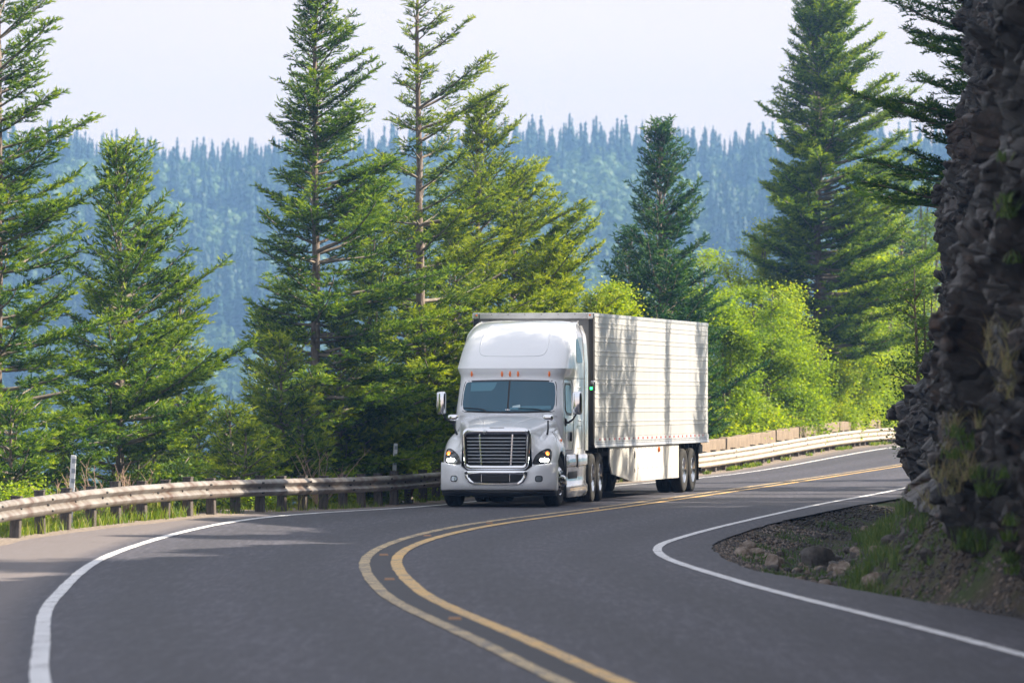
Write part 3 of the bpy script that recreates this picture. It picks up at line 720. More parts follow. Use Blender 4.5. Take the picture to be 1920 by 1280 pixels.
# chrome intake trim
to = [(-.645, .725), (-.63, .60), (-.56, .49), (-.45, .445), (0, .44), (.45, .445), (.56, .49), (.63, .60), (.645, .725), (.3, .735), (0, .735), (-.3, .735)]
ti = [(-.555, .645), (-.545, .60), (-.50, .54), (-.43, .505), (0, .50), (.43, .505), (.50, .54), (.545, .60), (.555, .645), (.3, .65), (0, .65), (-.3, .65)]
m = MB(); m.grid(ringprof(to, ti, -.02, .06), wrap=True); m.v = [(x, y + .05 * (x / .7) ** 2, z) for x, y, z in m.v]; trim = m.build('intake_trim', CHROME, bumper, 45)
m = MB(); m.grid([[(x, .012 + .05 * (x / .7) ** 2 - .0, z) for x in np.linspace(-.555, .555, 12)] for z in (.50, .57, .65)]); m.v = [(x * (1 - .1 * (z < .51)), y - .004, z) for x, y, z in m.v]; m.build('intake_mesh', MESHD, bumper)
m = MB(); m.box((.0, -.012, .575), (.52, .02, .135), .01); m.build('centre_plate', BLACK, bumper)
for sg in (-1, 1):
    m = MB(); m.box((sg * .285, -.01, .575), (.018, .03, .14), .004); m.build('intake_bar', CHROME2, bumper)
    m = MB(); m.lathe([(.001, -.012), (.030, -.010), (.034, .01)], 16, 0, 'y', (sg * .60, .02, .685)); m.build('tow_hole', BLACK, bumper)
    o = rrect(sg * .86 - .075, sg * .86 + .075, .51, .635, .045, 4)
    m = MB(); patch(m, BB, o, 'y', 1, .006, 3); fg = m.build('fog_lamp', BLACK, bumper, 60)
    o = rrect(sg * .86 - .056, sg * .86 + .056, .527, .618, .035, 4)
    m = MB(); patch(m, BB, o, 'y', 1, .014, 3); m.build('fog_lamp_lens', FOG, bumper, 60)
    m = MB(); seam(m, BB, [(sg * .53, .345), (sg * .53, .44)], 'y', 1, .004, .0, False); m.build('bumper_seam', GAPM, bumper)
    # inner fender / wheel well
    g = []
    for a in np.linspace(0, PI, 14): g.append([(sg * 1.16, 1.22 + .63 * math.cos(a), .5 + .63 * math.sin(a)), (sg * .70, 1.22 + .63 * math.cos(a), .5 + .63 * math.sin(a))])
    MB().grid(g).build('wheel_well', BLACK, tractor)
    # hood mirror
    m = MB(); base = Vector((sg * .90, .98, 1.40)); topq = Vector((sg * .965, .72, 1.74))
    m.tube([base, base + Vector((sg * .02, -.03, .05)), base.lerp(topq, .5) + Vector((sg * .02, -.02, 0)), topq], [.030, .024, .018, .015], 8); m.box(base, (.07, .08, .13), .02); hm = m.build('hood_mirror', BLACK, tractor)
    m = MB(); m.box(topq + Vector((0, -.02, .055)), (.215, .13, .125), .045, seg=3); m.build('mirror_cap', CHROME, hm, 50)
    # door mirror
    mc = Vector((sg * 1.40, 2.02, 2.09)); m = MB()
    m.tube([(sg * 1.10, 2.35, 1.70), (sg * 1.20, 2.2, 1.69), (sg * 1.31, 2.08, 1.76), (sg * 1.38, 2.05, 1.88)], [.03, .022, .02, .02], 8); m.box((sg * 1.115, 2.34, 1.70), (.06, .18, .16), .02); dm = m.build('door_mirror', BLACK, tractor)
    m = MB(); m.box(mc, (.20, .15, .47), .05, seg=3); m.build('mirror_housing', CHROME, dm, 50)
    m = MB(); m.box(mc + Vector((0, .078, 0)), (.17, .012, .42), .005); m.build('mirror_glass', SIDEG, dm)

# ---- side fairings (steps, tanks), chassis, wheels
for sg in (-1, 1):
    g = []
    prof = [(.16, 1.16), (.24, 1.20), (.27, 1.205), (.38, 1.205), (.42, 1.17), (.60, 1.165), (.78, 1.175), (.80, 1.20), (.83, 1.205), (1.00, 1.20), (1.04, 1.17)]
    for y in np.linspace(1.98, 5.38, 18):
        k = sstep(1.98, 2.25, y); k2 = 1 - .0 * y
        g.append([(sg * (w * (.97 + .03 * k) - (.015 if (3.02 < y < 3.12) else 0)), y, z + (.06 * (1 - k) if z < .3 else 0)) for z, w in prof])
    fo = MB().grid(g).build('side_fairing', PAINT2, tractor, 40)
    m = MB(); m.box((sg * 1.205, 3.62, .90), (.04, .06, .27), .012); m.build('latch', BLACK, fo)
    MB().box((sg * 1.0, 3.6, 1.0), (.34, 3.2, .10), .02).build('cab_underside', DARK, tractor)
    m = MB(); g = [[(sg * 1.19, 1.93, z), (sg * .80, 1.93, z)] for z in np.linspace(.18, 1.02, 5)]; m.grid(g); m.build('mud_flap', BLACK, tractor)
ch = MB()
for sg in (-1, 1): ch.box((sg * .43, 4.4, .82), (.09, 7.0, .27), .01); ch.lathe([(.001, 2.3), (.30, 2.3), (.32, 2.35), (.32, 3.9), (.30, 3.95), (.001, 3.95)], 20, 0, 'y', (sg * .86, 0, .62))
for y in (1.6, 3.2, 5.2, 6.65, 7.8): ch.box((0, y, .85), (.86, .12, .2), .01)
ch.box((0, 1.5, .75), (.7, 1.6, .6), .05); ch.box((0, 6.65, 1.06), (.9, 1.0, .10), .02)
ch.tube([(-1.0, 1.22, .5), (1.0, 1.22, .5)], .06); ch.tube([(-1.0, 6.0, .5), (1.0, 6.0, .5)], .09); ch.tube([(-1.0, 7.3, .5), (1.0, 7.3, .5)], .09)
for y in (6.0, 7.3): ch.lathe([(.01, y - .25), (.2, y - .2), (.25, y), (.2, y + .2), (.01, y + .25)], 16, 0, 'y', (0, 0, .5))
ch.build('chassis', DARK, tractor)
def wheel(root, x, y, sg, dual=True, steer=0.0, fw=.28):
    """sg: outward side. x = outer face of the outer tyre"""
    W = bpy.data.objects.new('wheel', None); COL.objects.link(W); W.parent = root; W.location = (x, y, .515); W.rotation_euler = (0, 0, steer)
    t = MB(); Rr = .515
    def tyre(x0):
        p = [(.29, x0 - .02 * sg), (.33, x0), (.42, x0 + .008 * sg), (.475, x0 - .0 * sg), (.503, x0 - .022 * sg), (.512, x0 - .05 * sg)]
        wdt = fw; c = x0 - wdt / 2 * sg
        for k in range(4):
            a = x0 - sg * (.05 + (wdt - .10) * (k + .5) / 4.0)
            p += [(.515, a + sg * .014), (.500, a + sg * .010), (.500, a - sg * .010), (.515, a - sg * .014)]
        p += [(.512, x0 - sg * (wdt - .05)), (.503, x0 - sg * (wdt - .022)), (.475, x0 - sg * wdt), (.33, x0 - sg * wdt), (.29, x0 - sg * (wdt - .02))]
        t.lathe(p, 44)
    tyre(0)
    if dual: tyre(-sg * (fw + .06))
    t.build('tyre', RUBBER, W, 40)
    m = MB()
    if dual and fw < .4:    # deep dish
        m.lathe([(.295, -.02 * sg), (.285, -.005 * sg), (.27, -.03 * sg), (.262, -.16 * sg), (.22, -.19 * sg), (.14, -.19 * sg), (.13, -.12 * sg), (.125, -.06 * sg), (.09, -.03 * sg), (.001, -.03 * sg)], 32)
    else:
        m.lathe([(.295, -.02 * sg), (.285, .0), (.27, -.02 * sg), (.25, .01 * sg), (.19, .035 * sg), (.15, .03 * sg), (.12, .05 * sg), (.10, .10 * sg), (.06, .12 * sg), (.001, .12 * sg)], 32)
    m.build('rim', CHROME2, W, 45)
    h = MB()
    for k in range(10):
        a = 2 * PI * k / 10; f = -.185 * sg if dual else .035 * sg
        h.lathe([(.032, f + .004 * sg), (.001, f + .005 * sg)], 10, 0, 'x', (0, .215 * math.cos(a), .215 * math.sin(a)))
        h.tube([(f, .165 * math.cos(a + .3), .165 * math.sin(a + .3)), (f + .05 * sg, .165 * math.cos(a + .3), .165 * math.sin(a + .3))], .014, 6)
    h.build('wheel_nuts', DARK, W, 30)
    return W
for sg in (-1, 1):
    wheel(tractor, sg * 1.15, 1.22, sg, False, R(-3), .29)
    for y in (6.0, 7.3): wheel(tractor, sg * 1.25, y, sg, True)

# place tractor on the road
def seat(root, pts):
    """pitch/roll ignored, small: put the root so the wheels touch on average"""
    M = root.matrix_basis; hs = []
    for p in pts:
        w = Matrix.Rotation(root.rotation_euler.z, 4, 'Z') @ Vector(p) + Vector((root.location.x, root.location.y, 0))
        s, o = stoff(np.array([w.x]), np.array([w.y])); hs.append((p, float(road_pt(s, o)[0][2])))
    return hs
def settle(root, y0, y1, hx=1.1):
    a = [h for p, h in seat(root, [(-hx, y0, 0), (hx, y0, 0)])]; b = [h for p, h in seat(root, [(-hx, y1, 0), (hx, y1, 0)])]
    za, zb = sum(a) / 2, sum(b) / 2; pitch = math.atan2(zb - za, y1 - y0)
    roll = math.atan2((a[1] - a[0] + b[1] - b[0]) / 2, 2 * hx)
    root.rotation_euler = (pitch, -roll * 1.0, root.rotation_euler.z); root.location.z = za - y0 * math.tan(pitch)
settle(tractor, 1.22, 6.65)

# ================================================================== THE TRAILER
TF = 112.95; xr_ = at(1113, TF); TRY = R(-11.2)
c_, s_ = math.cos(TRY), math.sin(TRY)
TFX, TFY = xr_ - 1.295 * c_, TF - 1.295 * s_
trailer = empty('refrigerated_trailer', (TFX, TFY, 0), TRY)
tag(trailer, 'long silver ribbed box trailer with white side skirts behind the cab', 'trailer')
TL = 15.3; TW = 1.295; Z0, Z1 = 1.16, 4.0
# side panels with rib pairs
ribs = []
zc = 3.86
prof = [(Z1 - .06, 0)]
z = Z1 - .20; k = 0
while z > 1.40:
    prof += [(z + .018, 0), (z + .012, .012), (z - .012, .012), (z - .018, 0)]
    z -= .095 if k % 2 == 0 else .205; k += 1
prof.append((1.34, 0))
for sg in (-1, 1):
    g = [[(sg * (TW + p), y, z) for z, p in prof] for y in np.linspace(.14, TL - .06, 26)]
    sp = MB().grid(g)
    for y in np.arange(.25, TL - .1, .152): sp.box((sg * (TW + .004), y, 1.375), (.006, .018, .018), 0, 1)
    sp = sp.build('side_panel', [TRAILM, ALU], trailer, 25)
    # bottom rail with tape and holes
    m = MB(); m.grid([[(sg * (TW + a), y, z) for z, a in ((1.345, .0), (1.345, .016), (1.31, .018), (1.20, .018), (1.165, .03), (1.15, .03), (1.15, -.06))] for y in np.linspace(.02, TL, 20)]); br = m.build('bottom_rail', ALU, trailer, 25)
    m = MB(); n = 0
    for y in np.arange(.35, TL - .4, .30):
        m.box((sg * (TW + .0195), y, 1.318), (.003, .13, .045), 0, 0 if n % 2 else 1); n += 1
    m.build('reflective_tape', [TAPER, TAPEW], br)
    m = MB()
    for y in np.arange(.2, TL - .1, .16):
        for z in (1.262, 1.222): m.box((sg * (TW + .0185), y, z), (.003, .085, .014), 0)
    m.build('rail_slot', DARK, br)
    m = MB(); m.grid([[(sg * (TW + a), y, z) for z, a in ((Z1 - .07, 0), (Z1 - .07, .014), (Z1 - .005, .014), (Z1, .0), (Z1, -.10))] for y in np.linspace(0.02, TL, 20)]); m.build('top_rail', ALU, trailer, 25)
    # corner post at the front
    MB().box((sg * (TW - .05), .06, (Z0 + Z1) / 2 - .02), (.125, .14, Z1 - Z0 - .1), .035, seg=3).build('corner_post', BLACK if sg < 0 else DARK, trailer)  # post coloured dark along with the shadowed nose
    # skirt
    ky_ = [(2.1, 1.15), (2.1, .80), (2.4, .56), (5.0, .36), (11.2, .36), (11.2, 1.15)]
    m = MB(); n = len(ky_)
    V = [(sg * (TW - .03), y, z) for y, z in ky_] + [(sg * (TW - .06), y, z) for y, z in ky_]
    m.add(V, [tuple(range(n)), tuple(range(n, 2 * n))[::-1]] + [(i, (i + 1) % n, n + (i + 1) % n, n + i) for i in range(n)]); sk = m.build('side_skirt', SKIRTM, trailer, 20)
    m = MB()
    for y, z, r in ((5.25, .95, .085), (5.25, .60, .05)): m.lathe([(.001, sg * (TW - .026)), (r, sg * (TW - .026)), (r, sg * (TW - .03))], 20, 0, 'x', (0, y, z))
    m.build('access_hole', BLACK, sk)
    m = MB(); q = random.Random(2)
    for y in np.arange(5.7, 11, .62): m.box((sg * (TW - .027), y, .64), (.006, .03, .02), 0)
    for y in np.arange(2.6, 11, .50): m.box((sg * (TW - .027), y, 1.09), (.006, .03, .02), 0)
    m.build('skirt_bolt', DARK, sk)
    m = MB(); m.lathe([(.001, sg * .045), (.05, sg * .035), (.065, 0)], 14, 0, 'x', (sg * (TW - .02), 8.35, 1.04)); m.build('marker_lamp', AMBER, trailer, 50)
    # wheels, suspension
    for y in (12.0, 13.25): wheel(trailer, sg * 1.27, y, sg, True)
    MB().box((sg * .95, 14.25, .62), (.58, .03, .72), .005).build('mud_flap', BLACK, trailer)
    MB().box((sg * 1.22, TL - .03, (Z0 + Z1) / 2), (.15, .07, Z1 - Z0), .01).build('rear_post', ALU, trailer)
    MB().box((sg * .95, 14.7, .99), (.55, .5, .22), .02).build('rear_box', BLACK, trailer)
# body shell: roof, floor, front, doors
MB().box((0, .05, (Z0 + Z1) / 2), (2 * TW - .12, .08, Z1 - Z0 - .04), .02).build('front_wall', plain('front_wall_shadow_grey', (.16, .16, .165), .5), trailer)  # front wall coloured dark grey for the shadow it stands in
MB().box((0, TL / 2, Z1 - .015), (2 * TW - .03, TL - .02, .03), .005).build('roof', ALU, trailer)
MB().box((0, TL / 2, Z0 + .02), (2 * TW - .03, TL - .05, .08), .005).build('floor', DARK, trailer)
for sg in (-1, 1): MB().box((sg * .62, TL - .01, (Z0 + Z1) / 2), (1.1, .05, Z1 - Z0 - .2), .01).build('rear_door', TRAILM, trailer)
tr = MB(); tr.box((0, -.015, Z1 - .06), (2 * TW - .26, .05, .125), .01)
for k in range(6): tr.box((-.9 + k * .36, -.043, Z1 - .03), (.02, .006, .015), 0, 1)
tf = tr.build('top_front_rail', [ALU, DARK], trailer)
for sg in (-1, 1):
    MB().box((sg * (TW - .06), -.02, Z1 - .06), (.15, .07, .135), .015).build('corner_casting', CHROME2, trailer)
    m = MB(); m.lathe([(.001, -.075), (.016, -.07), (.022, -.055)], 10, 0, 'y', (sg * (TW - .07), 0, Z1 - .045)); m.build('clearance_lamp', AMBER, trailer, 50)
# refrigeration unit on the nose, hidden by the cab for the most part
ru = MB(); ru.box((0, -.22, 2.75), (1.9, .42, 1.9), .12, seg=3); ru.build('cooling_unit', PAINT, trailer)
m = MB(); m.box((1.285, -.03, 2.45), (.10, .09, .23), .02); gb = m.build('status_box', CHROME2, trailer)
m = MB(); m.box((1.27, -.085, 2.43), (.085, .03, .15), .02); m.build('status_panel', BLACK, gb)
m = MB(); m.box((1.265, -.105, 2.405), (.050, .015, .055), .010); m.build('status_lamp', GREEN, gb)
ch = MB()
for sg in (-1, 1): ch.box((sg * .5, TL / 2 + 3, 1.0), (.1, 7.5, .28), .01); ch.box((sg * .5, 12.6, .72), (.12, 2.3, .25), .02); ch.box((sg * .75, 3.2, .8), (.12, .12, .75), .01)
for y in (12.0, 13.25): ch.tube([(-1.1, y, .5), (1.1, y, .5)], .075)
for y in np.arange(1, TL, .6): ch.box((0, y, 1.1), (2.4, .06, .1), 0)
ch.build('underframe', DARK, trailer)
m = MB(); m.box((0, TL - .1, .50), (2.3, .1, .1), .01)
for sg in (-1, 1): m.box((sg * .6, TL - .15, .80), (.1, .08, .6), .01)
m.build('rear_guard', DARK, trailer)
settle(trailer, 6.0 - 6.2 + .7, 12.6)
# ================================================================== GUARDRAILS, MARKERS
def face_frame(s, off):
    p = road_pt(s, off); q = road_pt(s + .3, off); t = q - p; t[:, 2] = 0; t /= np.linalg.norm(t, axis=1)[:, None]
    n = np.stack([t[:, 1], -t[:, 0], 0 * t[:, 0]], 1)      # towards the road (right of travel)
    return p, t, n
WB = [(.335, 0), (.345, .022), (.385, .078), (.415, .083), (.455, .045), (.480, .008), (.500, .008), (.525, .045), (.565, .083), (.595, .078), (.635, .022), (.645, 0)]
TB = [(.18, 0), (.19, .02), (.225, .075), (.25, .08), (.285, .045), (.31, .008), (.325, .008), (.355, .045), (.39, .08), (.415, .08), (.445, .045), (.475, .008), (.49, .008), (.515, .045), (.55, .08), (.575, .075), (.61, .02), (.62, 0)]
def rail_path(ss):
    p, t, n = face_frame(ss, railO(ss)); gzv = np.array([float(ground_h(np.array([s]), np.array([railO(s) + .4]))[0]) for s in ss]); p[:, 2] = gzv; return p, t, n
# cumulative arc length along the rail line
sr = np.arange(34, 330, .5); pr = road_pt(sr, railO(sr)); ar = np.concatenate([[0], np.cumsum(np.linalg.norm(np.diff(pr, axis=0), axis=1))])
def s_of_arc(a): return np.interp(a, ar, sr)
def arc_of_s(s): return np.interp(s, sr, ar)
A_SPLIT = arc_of_s(138.)
gl = empty('guardrail', tuple(pr[np.searchsorted(sr, 95)])); tag(gl, 'weathered grey two-ridge steel guardrail on timber posts left of the truck', 'guardrail')
g2 = empty('guardrail', tuple(pr[np.searchsorted(sr, 165)])); tag(g2, 'bright three-ridge steel guardrail behind the trailer and up to the cliff', 'guardrail')
def rail_panel(root, a0, a1, prof, mat, k):
    aa = np.linspace(a0, a1 + .12, 9); p, t, n = rail_path(s_of_arc(aa)); g = []
    for i in range(len(aa)):
        e = .004 * (i == 0) + .006 * (i > 6)
        g.append([tuple(p[i] + n[i] * (w + e - .0) + np.array([0, 0, z]) - np.array(root.location)) for z, w in prof])
    back = [[tuple(np.array(q) - n[i] * .006) for q in g[i]] for i in range(len(g))]
    m = MB(); m.grid(g); m.grid(back, flip=True)
    b = m
    for j, f in ((0, .10), (8, -.12), (4, 0)):
        for z, w in (((.49, .014),) if j == 4 else ((.40, .085), (.49, .014), (.58, .085))):
            c = p[j] + t[j] * f + n[j] * (w + .002) + np.array([0, 0, z]) - np.array(root.location)
            b.box(tuple(c), (.035, .035, .035), .01, 1)
    return b.build('rail_panel', [mat, DARK], root, 50)
a = 0.; k = 0
while a < A_SPLIT: rail_panel(gl, a, min(a + 3.81, A_SPLIT), WB, GALV, k); a += 3.81; k += 1
a = A_SPLIT; AEND = arc_of_s(300.)
while a < AEND: rail_panel(g2, a, min(a + 7.62, AEND), TB, GALV2, k); a += 7.62; k += 1
# posts, one mesh shared by all
pm = MB(); pm.box((0, 0, .15), (.155, .20, 1.12), .012); pm.box((0, 0, .7), (.165, .21, .02), .004)
post0 = None; rnd = random.Random(5)
for root, a0, a1, dst in ((gl, .6, A_SPLIT, 1.75), (g2, A_SPLIT + .8, AEND, 1.905)):
    for a in np.arange(a0, a1, dst):
        p, t, n = rail_path(s_of_arc(np.array([a]))); c = p[0] - n[0] * .115
        if post0 is None: post0 = pm.build('post', WOOD, root); o = post0
        else: o = post0.copy(); COL.objects.link(o); o.parent = root
        o.location = Vector(c) - root.location + Vector((0, 0, rnd.uniform(-.03, .02) + (.0 if root is gl else -.07))); o.rotation_euler = (rnd.uniform(-.03, .03), rnd.uniform(-.03, .03), math.atan2(t[0][1], t[0][0]) + PI / 2 + rnd.uniform(-.06, .06))
# concrete parapet blocks behind the far rail
seg = [(146, 161.2, 'first'), (161.5, 171.3, 'second'), (171.6, 176.6, 'third'), (176.9, 187.2, 'fourth'), (187.5, 206, 'fifth'), (206.3, 232, 'sixth')]
names = ['tan concrete parapet block directly beside the trailer rear', 'second tan parapet block from the trailer, behind the far guardrail', 'shortest tan parapet block, midway along the far guardrail', 'tan parapet block just right of the shortest block', 'tan parapet block whose end vanishes towards the dark cliff', 'tan parapet block mostly hidden behind the dark cliff']
for (s0, s1, _), lb in zip(seg, names):
    ss = np.linspace(s0, s1, 14); p, t, n = rail_path(ss); g = []
    for i in range(len(ss)):
        z0, z1 = -.3, .93 + .02 * math.sin(ss[i] * 2.1); e = .015
        g.append([tuple(p[i] - n[i] * o + np.array([0, 0, z])) for o, z in ((.36, z0), (.36, z1 - e), (.36 + e, z1), (.66 - e, z1), (.66, z1 - e), (.66, z0))])
    m = MB(); m.grid(g, wrap=True); L = len(g)
    m.add(g[0], [tuple(range(6))]); m.add(g[-1], [tuple(range(6))]); o = m.build('concrete_parapet', CONC, None, 30)
    tag(o, lb, 'parapet', 'parapet blocks behind the far guardrail')
# flexible marker posts
for u, d, zt_, w, lb in ((131, 84.5, 1.36, .085, 'white marker post with grey bands standing near the left end of the guardrail'), (736, 110.5, 1.25, .085, 'white marker post behind the guardrail just left of the truck')):
    i_ = int(np.abs(960 + FPX * pr[:, 0] / pr[:, 1] - u)[pr[:, 1] > 70].argmin()); d = float(pr[pr[:, 1] > 70][i_, 1]) + 1.5
    x = at(u, d); z0 = gz(x, d); r = empty('marker_post', (x, d, z0), .1); tag(r, lb, 'marker post', 'white marker posts by the guardrail')
    h = zt_ - z0 + .0; r.rotation_euler = (0, R(3), .05)
    MB().box((0, 0, h / 2), (w, .03, h), .006).build('post_body', PLASTW, r)
    for q in (.06, .22, .38): MB().box((0.01, -.0165, h - q - .03), (w * .72, .004, .075), 0).build('reflective_band', PLASTG, r)
# raised pavement markers between the yellow lines
RPM = [(49.5, 'amber pavement marker nearest the camera, between the yellow lines'), (62.9, 'amber pavement marker just below the bend of the yellow lines'), (73.4, 'amber pavement marker in the tightest bend of the yellow lines'), (84.6, 'amber pavement marker where the yellow lines swing towards the truck'), (93.6, 'amber pavement marker on the straight before the truck'), (105, 'amber pavement marker in front of the truck'), (116, 'amber pavement marker beside the tractor drive wheels'), (128, 'amber pavement marker behind the trailer wheels')]
m = MB(); m.add([(-.05, -.05, 0), (.05, -.05, 0), (.05, .05, 0), (-.05, .05, 0), (-.045, -.022, .018), (.045, -.022, .018), (.045, .022, .018), (-.045, .022, .018)], [(0, 1, 5, 4), (1, 2, 6, 5), (2, 3, 7, 6), (3, 0, 4, 7), (4, 5, 6, 7)])
r0 = None
for s, lb in RPM:
    p = road_pt(np.array([s]), np.array([0.0]), .006)[0]
    if r0 is None: r0 = m.build('pavement_marker', plain('marker_amber', (.30, .17, .09), .6), None, 20); o = r0
    else: o = r0.copy(); COL.objects.link(o)
    o.location = tuple(p); o.scale = (1.25, 1.25, 1.25); tag(o, lb, 'road marker', 'reflectors between the yellow lines')

# ================================================================== CLIFF
CS = np.linspace(30, 128, 560)
def cliff():
    nT = 330
    # foot path in plan
    keys = np.array([30, 40, 48, 55, 61, 69, 80, 90, 98, 104, 108.5, 112, 116, 124])
    fx = np.array([6.3, 5.9, 5.15, 4.95, 5.15, 5.9, 6.8, 7.3, 7.6, 7.85, 8.3, 9.6, 14, 26.])
    fy = np.array([30, 40, 48, 55, 61, 69, 80, 89, 96, 101, 104.5, 106.5, 109, 112.])
    s = np.linspace(0, len(keys) - 1, 620); X = np.interp(s, range(len(fx)), fx); Y = np.interp(s, range(len(fy)), fy)
    ker = np.ones(21) / 21
    X = np.convolve(np.pad(X, 10, mode='edge'), ker, 'valid'); Y = np.convolve(np.pad(Y, 10, mode='edge'), ker, 'valid')
    # resample by arc, finer where seen
    arc = np.concatenate([[0], np.cumsum(np.hypot(np.diff(X), np.diff(Y)))]); aa = np.arange(0, arc[-1], .13); X = np.interp(aa, arc, X); Y = np.interp(aa, arc, Y)
    tx = np.gradient(X); ty = np.gradient(Y); L = np.hypot(tx, ty) + 1e-9; nx, ny = -ty / L, tx / L      # to the left of travel = to the road
    gzv = ground_h(*stoff(X, Y)) - .25
    topz = np.interp(Y, [30, 48, 60, 75, 85, 95, 104, 108, 112], [13.5, 12.5, 12.2, 10.6, 9.9, 10.6, 11.2, 9.5, 8.5]) + .6 * np.sin(Y * .9)
    # lean: how far the face stands back (into the rock) at relative height
    H = np.linspace(0, 1, nT)
    V = np.zeros((len(X), nT, 3)); hz = gzv[:, None] + (topz - gzv)[:, None] * (H ** 1.15)[None]
    rel = hz - gzv[:, None]
    near = np.exp(-((Y - 52) / 7.5) ** 2)[:, None]; far = np.exp(-((Y - 101) / 8.) ** 2)[:, None]; mid = np.exp(-((Y - 76) / 10.) ** 2)[:, None]
    # set-back profiles (metres behind the foot) against height
    back_far = np.interp(hz, [0, .3, 1.0, 1.85, 2.3, 2.8, 3.8, 5.3, 6.05, 6.9, 7.8, 8.5, 9.6, 11], [-.1, -.16, -.22, -.14, .22, .46, .50, .44, .42, .68, .96, 1.04, 1.4, 1.85])
    back_near = np.interp(hz, [0, .4, .7, 1.3, 2.2, 2.5, 3.2, 4.2, 6, 8, 12], [.1, -.1, -.26, -.28, -.24, -.16, -.02, .10, .32, .6, 1.1])
    back_mid = np.interp(rel, [0, .5, 1.2, 2.2, 3.5, 5, 8, 12], [-.9, -.2, .5, 1.3, 1.9, 2.2, 2.7, 3.4])
    w = near + far + mid + .02
    back = (back_far * far + back_near * near + back_mid * mid + .02 * 1.2) / w
    V[:, :, 0] = X[:, None] - nx[:, None] * back; V[:, :, 1] = Y[:, None] - ny[:, None] * back; V[:, :, 2] = hz
    P = V.reshape(-1, 3)
    N = np.repeat(np.stack([nx, ny, 0 * nx], 1), nT, 0)
    relf = rel.ravel()
    soil = 1 - sstep(.5, 1.7, relf + .5 * fbm(P * .8, 44) - .8 * np.repeat(mid, nT, 1).ravel() + 1.1 * np.repeat(near, nT, 1).ravel())   # dirt skirt near the foot
    q = P + .14 * np.stack([fbm(P * .7, 1), fbm(P * .7, 2), fbm(P * .7, 3)], 1)
    sq = np.array([1, 1, .62])
    d1, d2, c1, v1, cd1 = worley(q * sq / 1.25, 21)
    e1, e2, c2, v2, cd2 = worley(q * np.array([1, 1, .75]) / .42, 55)
    g1, g2_, c3, v3, cd3 = worley(q / .17, 91)
    disp = .22 * fbm(P * .33, 8, 3) + .36 * (c1 - .5) + .50 * (v1 * cd1).sum(1) + .24 * (c2 - .5) + .30 * (v2 * cd2).sum(1) - .16 * np.exp(-((d2 - d1) / .06) ** 2) - .08 * np.exp(-((e2 - e1) / .08) ** 2) + .05 * (c3 - .5) + .07 * (v3 * cd3).sum(1)
    disp = disp * (1 - .72 * soil) * sstep(0, .5, relf + .3)
    P = P + N * disp[:, None]; P[:, 2] += .25 * disp * (1 - soil) + .10 * (v2 * cd2[:, ::-1]).sum(1) * (1 - soil)
    n0, n1 = len(X), nT
    I = np.arange(n0 - 1)[:, None] * n1 + np.arange(n1 - 1)[None]
    F = np.stack([I, I + n1, I + n1 + 1, I + 1], -1).reshape(-1, 4)
    ts = soil.reshape(n0, n1)[:-1, :-1].ravel()
    # top shelf going back into the hill
    T = P.reshape(n0, n1, 3)[:, -1]; rows = [T]
    for b in (1., 2.5, 5, 10, 22):
        r = T.copy(); r[:, 0] += b; r[:, 1] += b * .05; r[:, 2] += .15 * b + .3 * fbm(r * .5, 6); rows.append(r)
    k0 = len(P); P = np.concatenate([P] + rows[1:]); idx = [np.arange(n0) * n1 + n1 - 1] + [k0 + j * n0 + np.arange(n0) for j in range(5)]
    F2 = np.concatenate([np.stack([idx[j][:-1], idx[j][1:], idx[j + 1][1:], idx[j + 1][:-1]], 1) for j in range(5)])
    # fractured blocks standing out of the face
    rsb = np.random.RandomState(9); TV = []; TF = None
    for k in range(10):
        bm = bmesh.new(); bmesh.ops.create_icosphere(bm, subdivisions=2, radius=1); V0 = np.array([v.co[:] for v in bm.verts]); V0 = V0 / np.abs(V0).max(1)[:, None] * .78; TF = np.array([[v.index for v in f.verts] for f in bm.faces]); bm.free()
        for _ in range(5):
            nn = rsb.normal(size=3); nn /= np.linalg.norm(nn); e = np.maximum(V0 @ nn - rsb.uniform(.35, .75), 0); V0 = V0 - e[:, None] * nn
        TV.append(V0)
    base = P[:n0 * n1]; yv = base[:, 1]; so_ = soil
    wgt = (so_ < .35) & (yv > 44) & (yv < 112) & (base[:, 2] < 11.5); cand = np.nonzero(wgt)[0]; nB = 12000
    pk = cand[rsb.randint(0, len(cand), nB)]; C = base[pk] - N[pk] * .05
    sz = rsb.choice([.05, .08, .12, .17, .25], nB, p=[.24, .28, .26, .15, .07]) * np.interp(P[pk][:, 1], [50, 90], [.72, 1.1])
    sz = np.where(P[pk][:, 1] > 88, np.minimum(sz, .16), sz); kid = rsb.randint(0, 10, nB)
    BV = []; 
    for k in range(nB):
        ya, ta, tb = rsb.uniform(-.9, .9) + .5, rsb.normal(0, .28), rsb.normal(0, .28); Q = np.array([[math.cos(ya), -math.sin(ya), 0], [math.sin(ya), math.cos(ya), 0], [0, 0, 1]]) @ np.array([[1, 0, 0], [0, math.cos(ta), -math.sin(ta)], [0, math.sin(ta), math.cos(ta)]]) @ np.array([[math.cos(tb), 0, math.sin(tb)], [0, 1, 0], [-math.sin(tb), 0, math.cos(tb)]]); BV.append((TV[kid[k]] * sz[k] * np.array([1.15, 1.0, .85]) * rsb.uniform(.65, 1.25, 3)) @ Q.T * np.array([1, 1, .9]) + C[k])
    BV = np.concatenate(BV); BF = (TF[None] + (np.arange(nB) * len(TV[0]))[:, None, None]).reshape(-1, 3) + len(P)
    P2 = np.concatenate([P, BV]); bt = np.repeat((rsb.rand(nB) < .12) * .6 * rsb.rand(nB), len(TF))
    me = fastmesh('cliff', P2, [F, F2, BF], np.concatenate([ts, np.ones(len(F2)) * .5, bt]))
